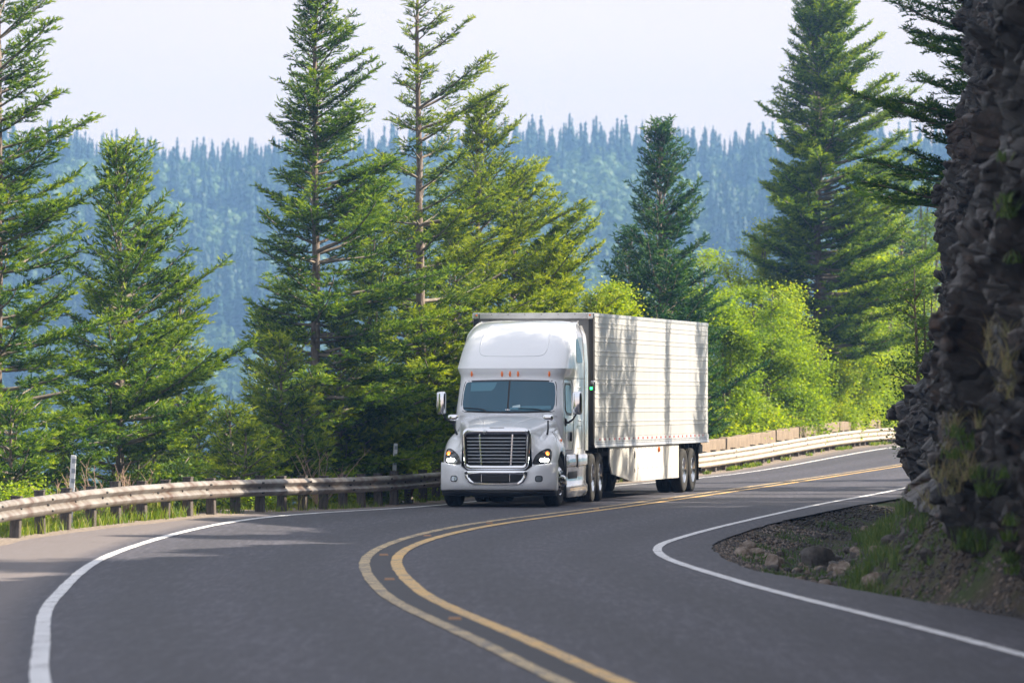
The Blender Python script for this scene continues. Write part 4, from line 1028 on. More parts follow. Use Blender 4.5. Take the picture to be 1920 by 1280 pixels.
    cc = np.clip(.5 * c2 + .35 * c1 + .25 * c3 - .10, 0, .78).reshape(n0, n1)[:-1, :-1].ravel()
    ca = me.attributes.new('cell', 'FLOAT', 'FACE'); ca.data.foreach_set('value', np.concatenate([cc, np.full(len(F2), .5), np.clip(np.repeat(rsb.beta(2, 2.6, nB), len(TF)) + rsb.uniform(-.12, .12, nB * len(TF)), 0, 1)]).astype(np.float32))
    o = link('cliff', me, ROCK, None, None); tag(o, 'dark fractured basalt cliff rising beside the right-hand road edge', 'cliff')
    return BVHTree.FromPolygons(P[:n0 * n1].tolist(), F.tolist())
CLB = cliff()

# ---- loose stones in the ditch
def stone_mesh(seed, mat, r=(1, .8, .6)):
    bm = bmesh.new(); bmesh.ops.create_icosphere(bm, subdivisions=3, radius=1)
    rg = random.Random(seed); pl = [(Vector((rg.uniform(-1, 1), rg.uniform(-1, 1), rg.uniform(-1, 1))).normalized(), rg.uniform(.45, .80)) for _ in range(8)]
    for v in bm.verts:
        v.co *= (.55 + .45 / max(abs(c) for c in v.co)) * .8
        for nn, d in pl:
            e = v.co.dot(nn) - d
            if e > 0: v.co -= nn * e
        v.co = Vector((v.co.x * r[0], v.co.y * r[1], v.co.z * r[2]))
    me = bpy.data.meshes.new('stone'); bm.to_mesh(me); bm.free(); me.shade_smooth(); me.set_sharp_from_angle(angle=R(32)); me.materials.append(mat); return me
SM = [stone_mesh(i, STONE if i % 2 else STONED, (1, .8 + .1 * (i % 3), .6 + .08 * (i % 4))) for i in range(10)]
def ditch_pt(rg, s0, s1, lo=.15, hi=.95):
    s = rg.uniform(s0, s1); a = pavR(s) + .15; b = toeO(s); o = a + (b - a) * rg.uniform(lo, hi)
    p = road_pt(np.array([s]), np.array([o]))[0]; p[2] = float(ground_h(np.array([s]), np.array([o]))[0]); return p
def put_stone(me, p, sz, rg, lb, grp='loose stones in the ditch'):
    o = bpy.data.objects.new('rock', me); COL.objects.link(o); o.location = (p[0], p[1], p[2] + sz * .25)
    o.rotation_euler = (rg.uniform(-.4, .4), rg.uniform(-.4, .4), rg.uniform(0, 6)); o.scale = (sz, sz, sz); tag(o, lb, 'rock', grp); return o
rg = random.Random(77)
def on_road(u, v):
    for d in np.arange(40, 120, .25):
        x = at(u, d); s, o = stoff(np.array([x]), np.array([d])); z = float(ground_h(s, o)[0])
        if zt(v, d) <= z: return np.array([x, d, z])
    return np.array([x, d, z])
for u, v, sz, k, lb in ((1393, 1033, .20, 1, 'rounded pale grey stone at the tip of the ditch'), (1402, 1021, .19, 3, 'flat tan stone behind the rounded grey stone'), (1424, 1033, .18, 5, 'brownish stone right of the rounded grey stone'), (1446, 1053, .21, 7, 'tan boulder low at the ditch edge beside the asphalt'), (1532, 1043, .34, 2, 'largest dark boulder lying in the middle of the ditch'), (1577, 1064, .2, 9, 'reddish stone right of the largest dark boulder'), (1642, 1092, .20, 3, 'rusty block at the foot of the grassy bank'), (1645, 980, .16, 1, 'pale stone at the back of the ditch near the cliff'), (1540, 1066, .16, 5, 'brown stone below the largest dark boulder')):
    p = on_road(u, v + sz * 60); put_stone(SM[k], p, sz, rg, lb, None)
for i in range(190):
    p = ditch_pt(rg, 56, 104) if i % 3 else ditch_pt(rg, 58, 80, .0, .5)
    put_stone(SM[rg.randrange(10)], p, rg.choice([.04, .05, .06, .08, .10, .14]), rg, 'small loose stone lying in the ditch below the cliff')
for u, v in ((1325, 1024), (1330, 1030), (1331, 1036)):
    p = on_road(u, v + 2); put_stone(SM[2], p, .035, rg, 'dark pebble lying on the asphalt just left of the ditch tip', 'pebbles on the asphalt')
# fine gravel: far too many to count
def gravel(name, n, s0, s1, o0, o1, sz, mat, seed, label):
    r = np.random.RandomState(seed); s = r.uniform(s0, s1, n); t = r.uniform(0, 1, n) ** 1.3; o = o0(s) + (o1(s) - o0(s)) * t
    P = road_pt(s, o); P[:, 2] = ground_h(s, o) + .005
    base = np.array([(1, 0, 0), (0, 1, 0), (-1, 0, 0), (0, -1, 0), (0, 0, .8), (0, 0, -.6)]); f = np.array([(0, 1, 4), (1, 2, 4), (2, 3, 4), (3, 0, 4), (1, 0, 5), (2, 1, 5), (3, 2, 5), (0, 3, 5)])
    a = r.uniform(0, 6.3, n); ca, sa = np.cos(a), np.sin(a); S = sz * r.uniform(.4, 1.4, n)
    B = base[None] * (1 + r.uniform(-.3, .3, (n, 6, 1))); X = (B[..., 0] * ca[:, None] - B[..., 1] * sa[:, None]) * S[:, None]; Y = (B[..., 0] * sa[:, None] + B[..., 1] * ca[:, None]) * S[:, None] * .8
    V = np.stack([X + P[:, :1], Y + P[:, 1:2], B[..., 2] * S[:, None] + P[:, 2:]], -1).reshape(-1, 3)
    F = (f[None] + 6 * np.arange(n)[:, None, None]).reshape(-1, 3)
    o = link(name, fastmesh(name, V, [F]), mat); tag(o, label, 'gravel', kind='stuff'); return o
gravel('gravel', 14000, 46, 112, lambda s: pavR(s) - .02, toeO, .035, STONED, 3, 'dark broken gravel filling the ditch below the cliff')
gravel('gravel', 5000, 50, 100, lambda s: pavR(s) - .06, lambda s: pavR(s) + .9, .030, STONE, 4, 'tan gravel along the edge of the asphalt by the ditch')
gravel('gravel', 9000, 60, 140, lambda s: pavL(s) + .12, lambda s: railO(s) - .3, .022, STONE, 5, 'fine gravel shoulder under the left guardrail')

# ================================================================== GRASS
def blades(name, P, h, w, mat, seed, label, cat='grass', lean=.35, tint=(0, 1), kind='stuff', N=None):
    r = np.random.RandomState(seed); n = len(P); a = r.uniform(0, 6.3, n); H = h * r.uniform(.45, 1.2, n)
    dx, dy = np.cos(a), np.sin(a); b = r.uniform(0, 6.3, n); L = lean * H * r.uniform(.2, 1.6, n)
    wx, wy = -dy * w, dx * w
    base = np.stack([P[:, 0], P[:, 1], P[:, 2]], 1)
    lv = np.stack([np.cos(b) * L, np.sin(b) * L], 1)
    if N is not None: lv = lv + N[:, :2] * L[:, None] * 1.6
    V = np.zeros((n, 5, 3)); z = np.zeros(n)
    V[:, 0] = base + np.stack([-wx, -wy, z], 1); V[:, 1] = base + np.stack([wx, wy, z], 1)
    V[:, 2] = base + np.stack([wx * .8 + lv[:, 0] * .35, wy * .8 + lv[:, 1] * .35, H * .6], 1); V[:, 3] = base + np.stack([-wx * .8 + lv[:, 0] * .35, -wy * .8 + lv[:, 1] * .35, H * .6], 1)
    V[:, 4] = base + np.stack([lv[:, 0], lv[:, 1], H], 1)
    k = 5 * np.arange(n)[:, None]
    t = np.clip(tint[0] + (tint[1] - tint[0]) * r.beta(2, 2, n), 0, 1)
    me = fastmesh(name, V.reshape(-1, 3), [np.array([[0, 1, 2, 3]]) + k, np.array([[3, 2, 4]]) + k], np.concatenate([t, t]))
    o = link(name, me, mat); tag(o, label, cat, kind=kind); return o
def patchpts(n, s0, s1, fo0, fo1, seed, thr=-.1, sc=1.2):
    r = np.random.RandomState(seed); s = r.uniform(s0, s1, n * 3); t = r.uniform(0, 1, n * 3); o = fo0(s) + (fo1(s) - fo0(s)) * t
    P = road_pt(s, o); P[:, 2] = ground_h(s, o) - .02; m = fbm(P * sc, seed) > thr; return P[m][:n]
blades('grass', patchpts(9000, 74, 92, lambda s: pavL(s) - .45, lambda s: railO(s) - 1.6, 5, -.15), .24, .009, GRASSM, 1, 'yellow green roadside grass under the near left end of the guardrail')
blades('grass', patchpts(3600, 90, 145, lambda s: railO(s) + .1, lambda s: railO(s) - 1.2, 25, .28), .17, .009, GRASSM, 1, 'patchy low grass between the guardrail posts further along')
blades('grass', patchpts(3500, 72, 140, lambda s: railO(s) + .0, lambda s: railO(s) - 2.0, 15, .25), .42, .006, GRASSM, 2, 'tall pale seed grass between the guardrail posts', tint=(.5, 1))
blades('grass', patchpts(3500, 150, 200, lambda s: railO(s) + .30, lambda s: railO(s) + .05, 7, .45, 1.0), .16, .018, GRASSM, 3, 'low green tufts at the foot of the far guardrail')
blades('grass', patchpts(7000, 52, 106, lambda s: pavR(s) + .35, lambda s: toeO(s) + .2, 9, .22, .8), .11, .009, GRASSC, 4, 'short green weeds scattered over the ditch', tint=(0, .6))
def cliff_pts(n, seed, boxes):
    r = np.random.RandomState(seed); out = []; nn = []
    for (u0, u1, v0, v1, d) in boxes:
        for _ in range(n // len(boxes)):
            u = r.uniform(u0, u1); v = r.uniform(v0, v1)
            D = Vector(((u - 960) / FPX, 1, (712 - v) / FPX)); h = CLB.ray_cast(Vector((0, 0, CAMZ)), D, 500.0)
            if h[0] is not None and h[3] < 125: out.append(tuple(h[0])); nn.append(tuple(h[1]))
    return np.array(out), np.array(nn)
def tufts(cent, per, rad, seed):
    r = np.random.RandomState(seed); c = np.repeat(cent, per, 0); o = r.normal(0, rad, c.shape) * [.8, 1.6, .15]; return c + o
P_, N_ = cliff_pts(90, 3, [(1690, 1760, 960, 1090, 0), (1800, 1860, 1000, 1120, 0), (1650, 1700, 1000, 1090, 0), (1700, 1850, 1060, 1130, 0)])
blades('grass', tufts(P_, 45, .07, 1), .16, .006, GRASSC, 6, 'green grass clumps growing on the dirt bank below the cliff', tint=(.0, .75))
rgq = np.random.RandomState(4); sq_ = rgq.uniform(58, 96, 110); oq = toeO(sq_) - rgq.uniform(0, 1.3, 110); pq = road_pt(sq_, oq); pq[:, 2] = ground_h(sq_, oq)
blades('grass', tufts(pq, 55, .10, 2), .22, .007, GRASSC, 16, 'grass tufts scattered on the bank between ditch and rock', tint=(.05, .85))
P_, N_ = cliff_pts(34, 5, [(1740, 1840, 880, 960, 0), (1790, 1850, 780, 900, 0), (1870, 1915, 620, 760, 0)])
blades('grass', tufts(P_ - [.1, .1, 0], 14, .04, 3), .22, .004, GRASSC, 7, 'dry straw coloured grass hanging from the rock face', tint=(.75, 1), lean=.9)
P_, N_ = cliff_pts(26, 8, [(1890, 1919, 300, 500, 0), (1800, 1840, 800, 860, 0), (1850, 1900, 880, 930, 0), (1905, 1919, 980, 1100, 0)])
blades('grass', tufts(P_ - [.1, .1, 0], 24, .05, 4), .12, .010, GRASSC, 8, 'small green tufts rooted in cracks of the cliff', tint=(.1, .7), lean=.6)
# ================================================================== TREES
def tubes_np(paths, radii, n=5):
    """many tubes: paths list of (k,3), radii list of (k,)"""
    Vs = []; Fs = []; off = 0
    for p, r in zip(paths, radii):
        p = np.asarray(p, float); k = len(p); t = np.gradient(p, axis=0); t /= np.linalg.norm(t, axis=1)[:, None] + 1e-9
        up = np.array([0, 0, 1.]) if abs(t[0, 2]) < .8 else np.array([1., 0, 0])
        a = np.cross(t, up); a /= np.linalg.norm(a, axis=1)[:, None] + 1e-9; b = np.cross(t, a)
        th = np.arange(n) * 2 * PI / n
        V = p[:, None] + (a[:, None] * np.cos(th)[None, :, None] + b[:, None] * np.sin(th)[None, :, None]) * np.asarray(r)[:, None, None]
        I = np.arange(k - 1)[:, None] * n + np.arange(n)[None]; J = np.arange(k - 1)[:, None] * n + (np.arange(n)[None] + 1) % n
        Fs.append(np.stack([I, J, J + n, I + n], -1).reshape(-1, 4) + off); Vs.append(V.reshape(-1, 3)); off += k * n
    return np.concatenate(Vs), np.concatenate(Fs)

def shoots(base, dirs, length, width, tint, rs, k=7, spread=1.0, wf=.42):
    """needle-covered shoots: k narrow triangles fanned about each axis"""
    n = len(base); d = dirs / (np.linalg.norm(dirs, axis=1)[:, None] + 1e-9)
    ref = rs.normal(size=(n, 3)); a = np.cross(d, ref); a /= np.linalg.norm(a, axis=1)[:, None] + 1e-9; b = np.cross(d, a)
    ph = rs.uniform(0, 6.28, (n, 1)) + np.arange(k)[None] * (2 * PI / k) * 1.0 + rs.uniform(-.4, .4, (n, k))
    t0 = (np.arange(k)[None] / k) * .75 * np.ones((n, 1)); rs.shuffle(t0.T)
    L = length[:, None]; rad = a[:, None] * np.cos(ph)[..., None] + b[:, None] * np.sin(ph)[..., None]
    rt = np.cross(d[:, None] * np.ones((1, k, 1)), rad)
    root = base[:, None] + d[:, None] * (t0 * L)[..., None]
    tip = root + d[:, None] * (L * .42)[..., None] + rad * (width[:, None] * spread * rs.uniform(.7, 1.3, (n, k)))[..., None]
    w = (width[:, None] * wf)[..., None] * rt
    V = np.stack([root - w, root + w, tip + w * .45, tip - w * .45], 2).reshape(-1, 3)
    F = (np.arange(n * k)[:, None] * 4 + np.arange(4)[None])
    T = np.clip(tint[:, None] + rs.uniform(-.12, .12, (n, k)), 0, 1).ravel()
    return V, F, T

def fir(name, label, x, y, ztop, Lm, seed, mat=FIRM, asym=0., z_from=None, dens=1.0, tr=None, up=.15, profile='cone', wood_show=1.0, group=None, tint0=.0, z0=None, sc=1.0, bare=0.0, step=.27, lean=0.0, low_L=None, cat='tree'):
    """asym>0: limbs longer towards +x (wind-shaped)"""
    rs = np.random.RandomState(seed); z0 = gz(x, y) - .3 if z0 is None else z0
    H = ztop - z0; tr = tr or .0085 * H + .02
    root = empty(name, (x, y, z0)); tag(root, label, cat, group)
    kz = np.linspace(0, 1, 14); wob = np.cumsum(rs.normal(0, .012, (14, 2)), 0) * H * .12; wob -= wob[0]
    tp = np.stack([wob[:, 0] + lean * kz ** 1.5, wob[:, 1], kz * H], 1); trd = tr * (1 - kz) ** .8 + .012
    zf = .06 * H if z_from is None else max(z_from - z0, .02)
    paths = []; radii = []; SB = []; SD = []; SL = []; SW = []; ST = []
    z = zf; az = rs.uniform(0, 6.28)
    while z < H * .985:
        rel = (z - zf) / (H - zf)
        if profile == 'cone': pr = (1 - rel) ** .8 * (.75 + .25 * min(1, rel * 5)) + .06
        elif profile == 'col': pr = min(1, (1 - rel) * 1.9) ** .75 * .95 + .05
        elif profile == 'wide': pr = (1 - rel ** 1.4) * .95 + .05
        nb = rs.randint(3, 7)
        for _ in range(nb):
            az += 2.4 + rs.uniform(-.7, .7)
            if rs.rand() < bare: continue
            L = Lm * pr * rs.choice([.5, .7, .85, 1.0, 1.15], p=[.14, .22, .26, .24, .14]) * rs.uniform(.8, 1.25) * (1 + asym * math.cos(az) * (1 if asym >= 0 else 1)) * rs.uniform(.9, 1.1)
            if L < .12: L = .12
            e0 = (.62 - .02) * rel ** 1.6 + up + rs.uniform(-.14, .14); cv = rs.uniform(-.04, .10) - .22 * (1 - rel) * .5
            m = 9; t = np.linspace(0, 1, m); hd = np.array([math.cos(az), math.sin(az)]); side = np.array([-hd[1], hd[0]])
            yawc = rs.uniform(-.22, .22)
            hp = (hd[None] * (t * L)[:, None] + side[None] * (yawc * L * t ** 2)[:, None])
            zz = L * (math.tan(e0) * t + cv * t + .16 * (t ** 2.2)) + rs.normal(0, .006, m).cumsum() * L
            bx_, by_ = np.interp(z / H, kz, tp[:, 0]), np.interp(z / H, kz, tp[:, 1])
            p = np.stack([hp[:, 0] + bx_, hp[:, 1] + by_, z + zz], 1)
            paths.append(p); radii.append((.010 + .013 * L) * wood_show * (1 - t * .85) + .003)
            # side twigs
            nt = max(4, int(L / .078 * dens)); tt = np.linspace(.16 + .14 * rs.rand(), 1.0, nt) ** .9
            if L < .3: tt = np.linspace(0, 1, nt)
            gap = rs.rand(nt) < (.05 + .2 * (tt < .25))
            tg = np.gradient(p, axis=0)
            for j in range(nt):
                if gap[j]: continue
                q = np.array([np.interp(tt[j], t, p[:, c]) for c in range(3)]); d = np.array([np.interp(tt[j], t, tg[:, c]) for c in range(3)]); d /= np.linalg.norm(d)
                sd = np.cross([0, 0, 1.], d); sd /= np.linalg.norm(sd) + 1e-9
                sg = 1 if j % 2 else -1
                tl = (.16 + .30 * min(L, 2.4) * (1.02 - tt[j]) ** .6) * rs.uniform(.55, 1.2)
                td = d * .62 + sd * sg * .78 + np.array([0, 0, rs.uniform(-.24, .30)]); td /= np.linalg.norm(td)
                ns = max(3, int(tl / .040 / sc)); u = (np.arange(ns) + rs.rand(ns) * .6) / ns
                tb = q[None] + td[None] * (u * tl)[:, None]; tb[:, 2] -= .05 * (u ** 2) * tl
                s2 = np.cross([0, 0, 1.], td); s2 /= np.linalg.norm(s2) + 1e-9
                al = np.where(np.arange(ns) % 2 == 0, 1., -1.)[:, None]
                dd = td[None] * .75 + s2[None] * al * .6 + rs.normal(0, .26, (ns, 3)) + np.array([0, 0, .15])
                SB.append(tb); SD.append(dd); SL.append(np.full(ns, .135 * sc) * rs.uniform(.7, 1.35, ns)); SW.append(np.full(ns, .031 * sc))
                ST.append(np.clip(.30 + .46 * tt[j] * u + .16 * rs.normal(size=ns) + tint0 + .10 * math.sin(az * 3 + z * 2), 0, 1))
        z += step * .85 * rs.uniform(.6, 1.4) * (1 if rel < .8 else .6)
    SB = np.concatenate(SB); SD = np.concatenate(SD); SL = np.concatenate(SL); SW = np.concatenate(SW); ST = np.concatenate(ST)
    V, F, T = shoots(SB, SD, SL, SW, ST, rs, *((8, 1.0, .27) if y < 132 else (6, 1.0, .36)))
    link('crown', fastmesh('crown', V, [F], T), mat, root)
    V, F = tubes_np([tp] , [trd], 10); V2, F2 = tubes_np(paths, radii, 4)
    o = link('trunk', fastmesh('trunk', V, [F]), BARK, root, 180)
    link('limbs', fastmesh('limbs', V2, [F2]), BARKL, o, 180)
    return root

def leafy(name, label, x, y, ztop, Wd, seed, mat=LEAFM, z0=None, n=9000, ls=.085, group=None, tint=(.1, .95), stems=3, cat='tree', low=.15, cl=.26):
    rs = np.random.RandomState(seed); z0 = gz(x, y) - .2 if z0 is None else z0; H = ztop - z0
    root = empty(name, (x, y, z0)); tag(root, label, cat, group)
    paths = []; radii = []; ends = []
    for s in range(stems):
        a = rs.uniform(0, 6.28); b = rs.uniform(.05, .3) * Wd
        m = 7; t = np.linspace(0, 1, m); h = H * rs.uniform(.7, .95)
        p = np.stack([math.cos(a) * b * t + rs.normal(0, .02, m).cumsum() * H * .3, math.sin(a) * b * t + rs.normal(0, .02, m).cumsum() * H * .3, t * h], 1)
        paths.append(p); radii.append((.012 * H + .015) * (1 - t * .85))
        for k in range(rs.randint(9, 14)):
            tt = rs.uniform(low, 1.); q = np.array([np.interp(tt, t, p[:, c]) for c in range(3)]); az = rs.uniform(0, 6.28)
            L = Wd * .5 * rs.uniform(.5, 1.1) * math.sin(PI * min(.95, .25 + tt * .68)) + .1; e = rs.uniform(.1, .9)
            u = np.linspace(0, 1, 5); pp = q[None] + np.stack([math.cos(az) * u * L, math.sin(az) * u * L, math.tan(e) * u * L * .8 - .15 * L * u ** 2], 1)
            pp += rs.normal(0, .03 * L, (5, 3)) * u[:, None]
            paths.append(pp); radii.append((.004 * H + .006) * (1 - u * .8)); 
            for w in np.linspace(.35, 1, 5): ends.append(pp[0] + (pp[-1] - pp[0]) * w + rs.normal(0, .1 * L, 3))
        ends.append(p[-1])
    ends = np.array(ends); ends[:, 2] = np.minimum(ends[:, 2], H - .1); E = rs.randint(0, len(ends), n); csz = rs.uniform(.5, 1.4, len(ends)) * cl
    P = ends[E] + rs.normal(0, 1, (n, 3)) * csz[E][:, None] * np.array([1, 1, .62])
    P[:, 2] = np.clip(P[:, 2], .05, H + .1)
    d = rs.normal(size=(n, 3)); d[:, 2] = np.abs(d[:, 2]) * .4 - .2; d /= np.linalg.norm(d, axis=1)[:, None]
    nrm = rs.normal(size=(n, 3)) * .6 + np.array([0.2, -.2, .8]); s = np.cross(d, nrm); s /= np.linalg.norm(s, axis=1)[:, None] + 1e-9
    L = ls * rs.uniform(.6, 1.3, n)[:, None]
    V = np.stack([P, P + d * L * .5 + s * L * .38, P + d * L, P + d * L * .5 - s * L * .38], 1).reshape(-1, 3)
    F = np.arange(n)[:, None] * 4 + np.arange(4)[None]
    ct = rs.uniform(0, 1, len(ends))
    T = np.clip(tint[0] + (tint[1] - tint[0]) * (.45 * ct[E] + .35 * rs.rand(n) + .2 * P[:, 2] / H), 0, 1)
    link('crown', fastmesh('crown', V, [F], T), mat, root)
    V, F = tubes_np(paths, radii, 6); link('trunk', fastmesh('trunk', V, [F]), BARK, root, 180)
    return root

# main conifers: (name, label, photo column, distance, top row, limb length, seed, options)
_ru = 960 + FPX * pr[:, 0] / pr[:, 1]; _rd = pr[:, 1]
def clear(u, d, c):
    m = (_ru > -400) & (_rd > 75)
    return max(d, float(np.interp(u, _ru[m], _rd[m])) + c)
def F_(lb, u, d, vt, Lm, seed, **k):
    d = clear(u, d, 4 + 2.6 * Lm); Lm *= 1.16
    return fir('conifer', lb, at(u, d), d, zt(vt, d), Lm, seed, **k)
F_('tall fir at the left edge of the picture with long drooping limbs', -12, 93, -330, 2.0, 1, asym=.05, step=.30, up=.10, dens=1.0)
F_('fir with lumpy top standing behind the left white marker post', 229, 98, 280, 1.65, 2, asym=.28, step=.25, up=.22, profile='cone', dens=1.05, tint0=.05)
F_('pale young fir right behind the lumpy topped fir', 338, 113, 520, 1.15, 3, mat=FIRY, dens=1.0, tint0=.05)
F_('tall dark narrow fir left of the bare trunked fir', 594, 110, -75, 2.0, 4, asym=.30, step=.23, profile='wide', dens=.95, up=.04, bare=.05)
F_('tall sparse fir with a long bare grey trunk showing', 787, 113, -95, 2.1, 5, asym=.5, step=.42, profile='wide', dens=1.0, bare=.22, up=.05, tr=.14, mat=FIRY)
F_('yellow green fir right of the bare trunk, its tip against the sky', 892, 120, 178, 1.9, 6, mat=FIRY, asym=.45, step=.25, up=.16, tint0=.08)
F_('fir with fanned limbs directly above the truck roof', 962, 126, 310, 2.2, 7, mat=FIRY, asym=.5, step=.24, up=.22, tint0=.08, profile='wide')
F_('fir between the fanned fir and the broadleaf tree over the trailer', 1052, 134, 505, 1.7, 8, mat=FIRY, asym=.4, step=.25, up=.25, tint0=.1)
F_('low fir peeping over the front of the trailer roof', 1110, 142, 560, 1.4, 9, mat=FIRY, asym=0, step=.25, up=.2, tint0=.1)
F_('dense fir filling the gap between the dark fir and the bare trunk', 695, 121, 330, 1.6, 10, mat=FIRY, step=.26, up=.08, asym=.1)
F_('dark fir behind the bare trunked fir, tip level with the ridge', 765, 127, 400, 1.5, 11, step=.25, up=.1)
F_('bushy fir behind the windscreen height of the truck, left side', 850, 119, 430, 1.7, 12, mat=FIRY, step=.25, up=.12, asym=.1)
F_('lower fir on the left skirt of the tall dark fir', 497, 119, 590, 1.1, 13, step=.25, up=.1, mat=FIRY)
F_('crooked bluish fir standing alone above the trailer roof', 1243, 164, 238, 2.1, 14, mat=FIRD, step=.24, up=.32, profile='cone', asym=.12, sc=1.35, dens=.85)
F_('bluish fir with blunt top left of the crooked fir', 1180, 170, 430, 1.7, 15, mat=FIRD, step=.26, up=.3, sc=1.35, dens=.8)
F_('great broad fir on the right with limbs sweeping towards the cliff', 1530, 170, -60, 3.1, 17, mat=FIRM, step=.21, up=.10, asym=.32, sc=1.3, dens=1.1, profile='cone', z_from=3.4, tint0=.08)
fir('conifer', 'bluish shaded fir rising behind the top of the cliff', 10.7, 108.5, 17.5, 3.3, 18, mat=FIRD, step=.24, up=.02, dens=.95, profile='wide', z_from=6.2, z0=5.5, asym=-.1)  # dark needle colour stands in for the shade on this tree
F_('fir half hidden behind the right side of the great fir', 1690, 200, 330, 1.7, 19, mat=FIRM, step=.32, sc=1.4, dens=.7)
# young firs behind the left guardrail
yf_ = [(20, 90, 760, 1.0), (120, 97, 830, .8), (290, 103, 720, 1.1), (372, 106, 740, .9), (432, 104, 770, .9), (530, 108, 640, 1.1), (566, 104, 760, 1.0), (640, 112, 620, 1.2), (668, 107, 740, 1.0), (722, 118, 690, .9), (783, 116, 760, .7), (815, 114, 600, 1.2), (835, 117, 700, 1.0), (460, 100, 800, .8), (260, 99, 830, .7)]
wh = ['below the limbs of the edge fir', 'just left of the left marker post', 'right under the lumpy topped fir', 'under the pale young fir', 'left of the tall dark fir, low above the guardrail', 'against the left of the dark fir trunk', 'low in front of the dark fir trunk', 'right of the dark fir trunk', 'above the dry brown twigs', 'left of the bare trunk near its base', 'at the foot of the bare trunk', 'touching the left door mirror of the truck', 'directly left of the truck bonnet', 'low over the guardrail left of the dark fir', 'low over the guardrail by the lumpy topped fir']
for i, ((u, d, vt, Lm), w) in enumerate(zip(yf_, wh)):
    F_('young fir ' + w, u, d, vt, Lm, 40 + i, mat=FIRY if i % 3 else FIRM, group='young firs behind the left guardrail', step=.22, up=.15, dens=1.0, tint0=.06 if i % 2 else .0, low_L=1)
# broadleaf trees on the right
lv = [(1160, 160, 455, 2.6, 'round broadleaf tree right above the trailer roof front'), (1312, 176, 450, 3.0, 'broadleaf tree behind the rear corner of the trailer'), (1402, 192, 395, 3.4, 'yellowing broadleaf tree left of the great fir'), (1455, 184, 520, 3.0, 'bright broadleaf tree against the left limbs of the great fir'),
      (1365, 168, 540, 2.6, 'lower broadleaf tree with a forked pale trunk beside the trailer'), (1610, 186, 500, 3.4, 'broadleaf tree with bare forked trunk right of the great fir'), (1672, 194, 395, 3.4, 'tall broadleaf tree near the cliff, right of the great fir'), (1735, 188, 270, 2.6, 'yellow green broadleaf tree touching the cliff edge'),
      (1630, 174, 640, 2.6, 'low sunlit broadleaf tree above the far guardrail'), (1700, 178, 480, 2.6, 'sunlit broadleaf tree between guardrail and cliff'), (1480, 172, 660, 2.4, 'thin broadleaf tree at the foot of the great fir, left side'), (1560, 178, 640, 2.2, 'thin broadleaf tree at the foot of the great fir, right side'),(1240, 168, 560, 2.4, 'broadleaf tree under the crooked bluish fir'), (1437, 178, 520, 3.0, 'dense lime green tree in front of the great fir, left'), (1590, 182, 490, 3.0, 'dense lime green tree in front of the great fir, right'), (1655, 190, 420, 3.2, 'lime green tree filling the view left of the cliff edge')]
for i, (u, d, vt, W, lb) in enumerate(lv):
    d = clear(u, d, 4 + 2.4 * W)
    leafy('broadleaf_tree', lb, at(u, d), d, zt(vt, d), W, 100 + i, n=26000, ls=.09, tint=(.1, .85) if i % 3 == 1 else (.2, 1.0), stems=3 + i % 2, mat=LEAFM)
leafy('broadleaf_tree', 'shaded dark green shrubby tree pressed against the cliff', at(1735, 128), 128, zt(430, 128), 1.5, 120, mat=LEAFD, n=9000, ls=.07)
bs_ = [(1345, 163, 770, 'bush beside the trailer rear above the parapet'), (1402, 163, 740, 'pale leafed bush behind the first parapet blocks'), (1450, 170, 775, 'bush behind the shortest parapet block'), (1510, 173, 760, 'bush left of the great fir trunk'), (1575, 180, 770, 'bush right of the great fir trunk'), (1640, 184, 755, 'sunlit bush in the gap before the cliff'), (1690, 190, 745, 'sunlit bush touching the cliff edge')]
for i, (u, d, vt, lb) in enumerate(bs_):
    d = clear(u, d, 11)
    leafy('bush', lb, at(u, d), d, zt(vt, d), 2.0, 140 + i, n=6500, ls=.11, cat='bush', group='bushes behind the far guardrail', low=.02, stems=5, tint=(.2, 1.))
bl = [(715, 112, 862, 1.1, 'bright yellow green bush just left of the right marker post'), (770, 114, 868, .9, 'bright bush right of the right marker post'), (35, 88, 905, .9, 'leafy bush over the left end of the guardrail'), (345, 96, 868, 1.0, 'dark leafy bush touching the guardrail top below the pale fir'), (620, 108, 895, .9, 'green bush seen between the posts below the dry twigs'), (480, 101, 905, .8, 'green bush seen between the posts left of the dry twigs')]
for i, (u, d, vt, W, lb) in enumerate(bl):
    d = clear(u, d, 4)
    leafy('bush', lb, at(u, d), d, zt(vt, d), W, 160 + i, n=4200, ls=.06, cat='bush', group='bushes behind the left guardrail', low=.02, stems=4, mat=LEAFM if i != 3 else LEAFD, cl=.17)
# bare twig shrubs
def twigs(lb, x, y, h, seed):
    rs = np.random.RandomState(seed); z0 = gz(x, y); r = empty('dry_shrub', (x, y, z0)); tag(r, lb, 'shrub', 'dry brown shrubs behind the guardrail'); ps = []; rd = []
    for k in range(11):
        a = rs.uniform(0, 6.28); e = rs.uniform(.7, 1.45); L = h * rs.uniform(.5, 1.05); u = np.linspace(0, 1, 6)
        p = np.stack([math.cos(a) * math.cos(e) * u * L, math.sin(a) * math.cos(e) * u * L * .7, math.sin(e) * u * L], 1) + rs.normal(0, .02, (6, 3)) * u[:, None]
        ps.append(p); rd.append(.013 * (1 - u * .8))
        for j in range(5):
            t = rs.uniform(.3, .95); q = p[0] + (p[-1] - p[0]) * t; a2 = rs.uniform(0, 6.28); l2 = h * .22 * rs.rand() + .05; v = np.linspace(0, 1, 3)
            ps.append(q[None] + np.stack([math.cos(a2) * v * l2 * .6, math.sin(a2) * v * l2 * .4, v * l2 * .8], 1)); rd.append(.006 * (1 - v * .7))
    V, F = tubes_np(ps, rd, 4); link('branches', fastmesh('branches', V, [F]), TWIG, r, 180)
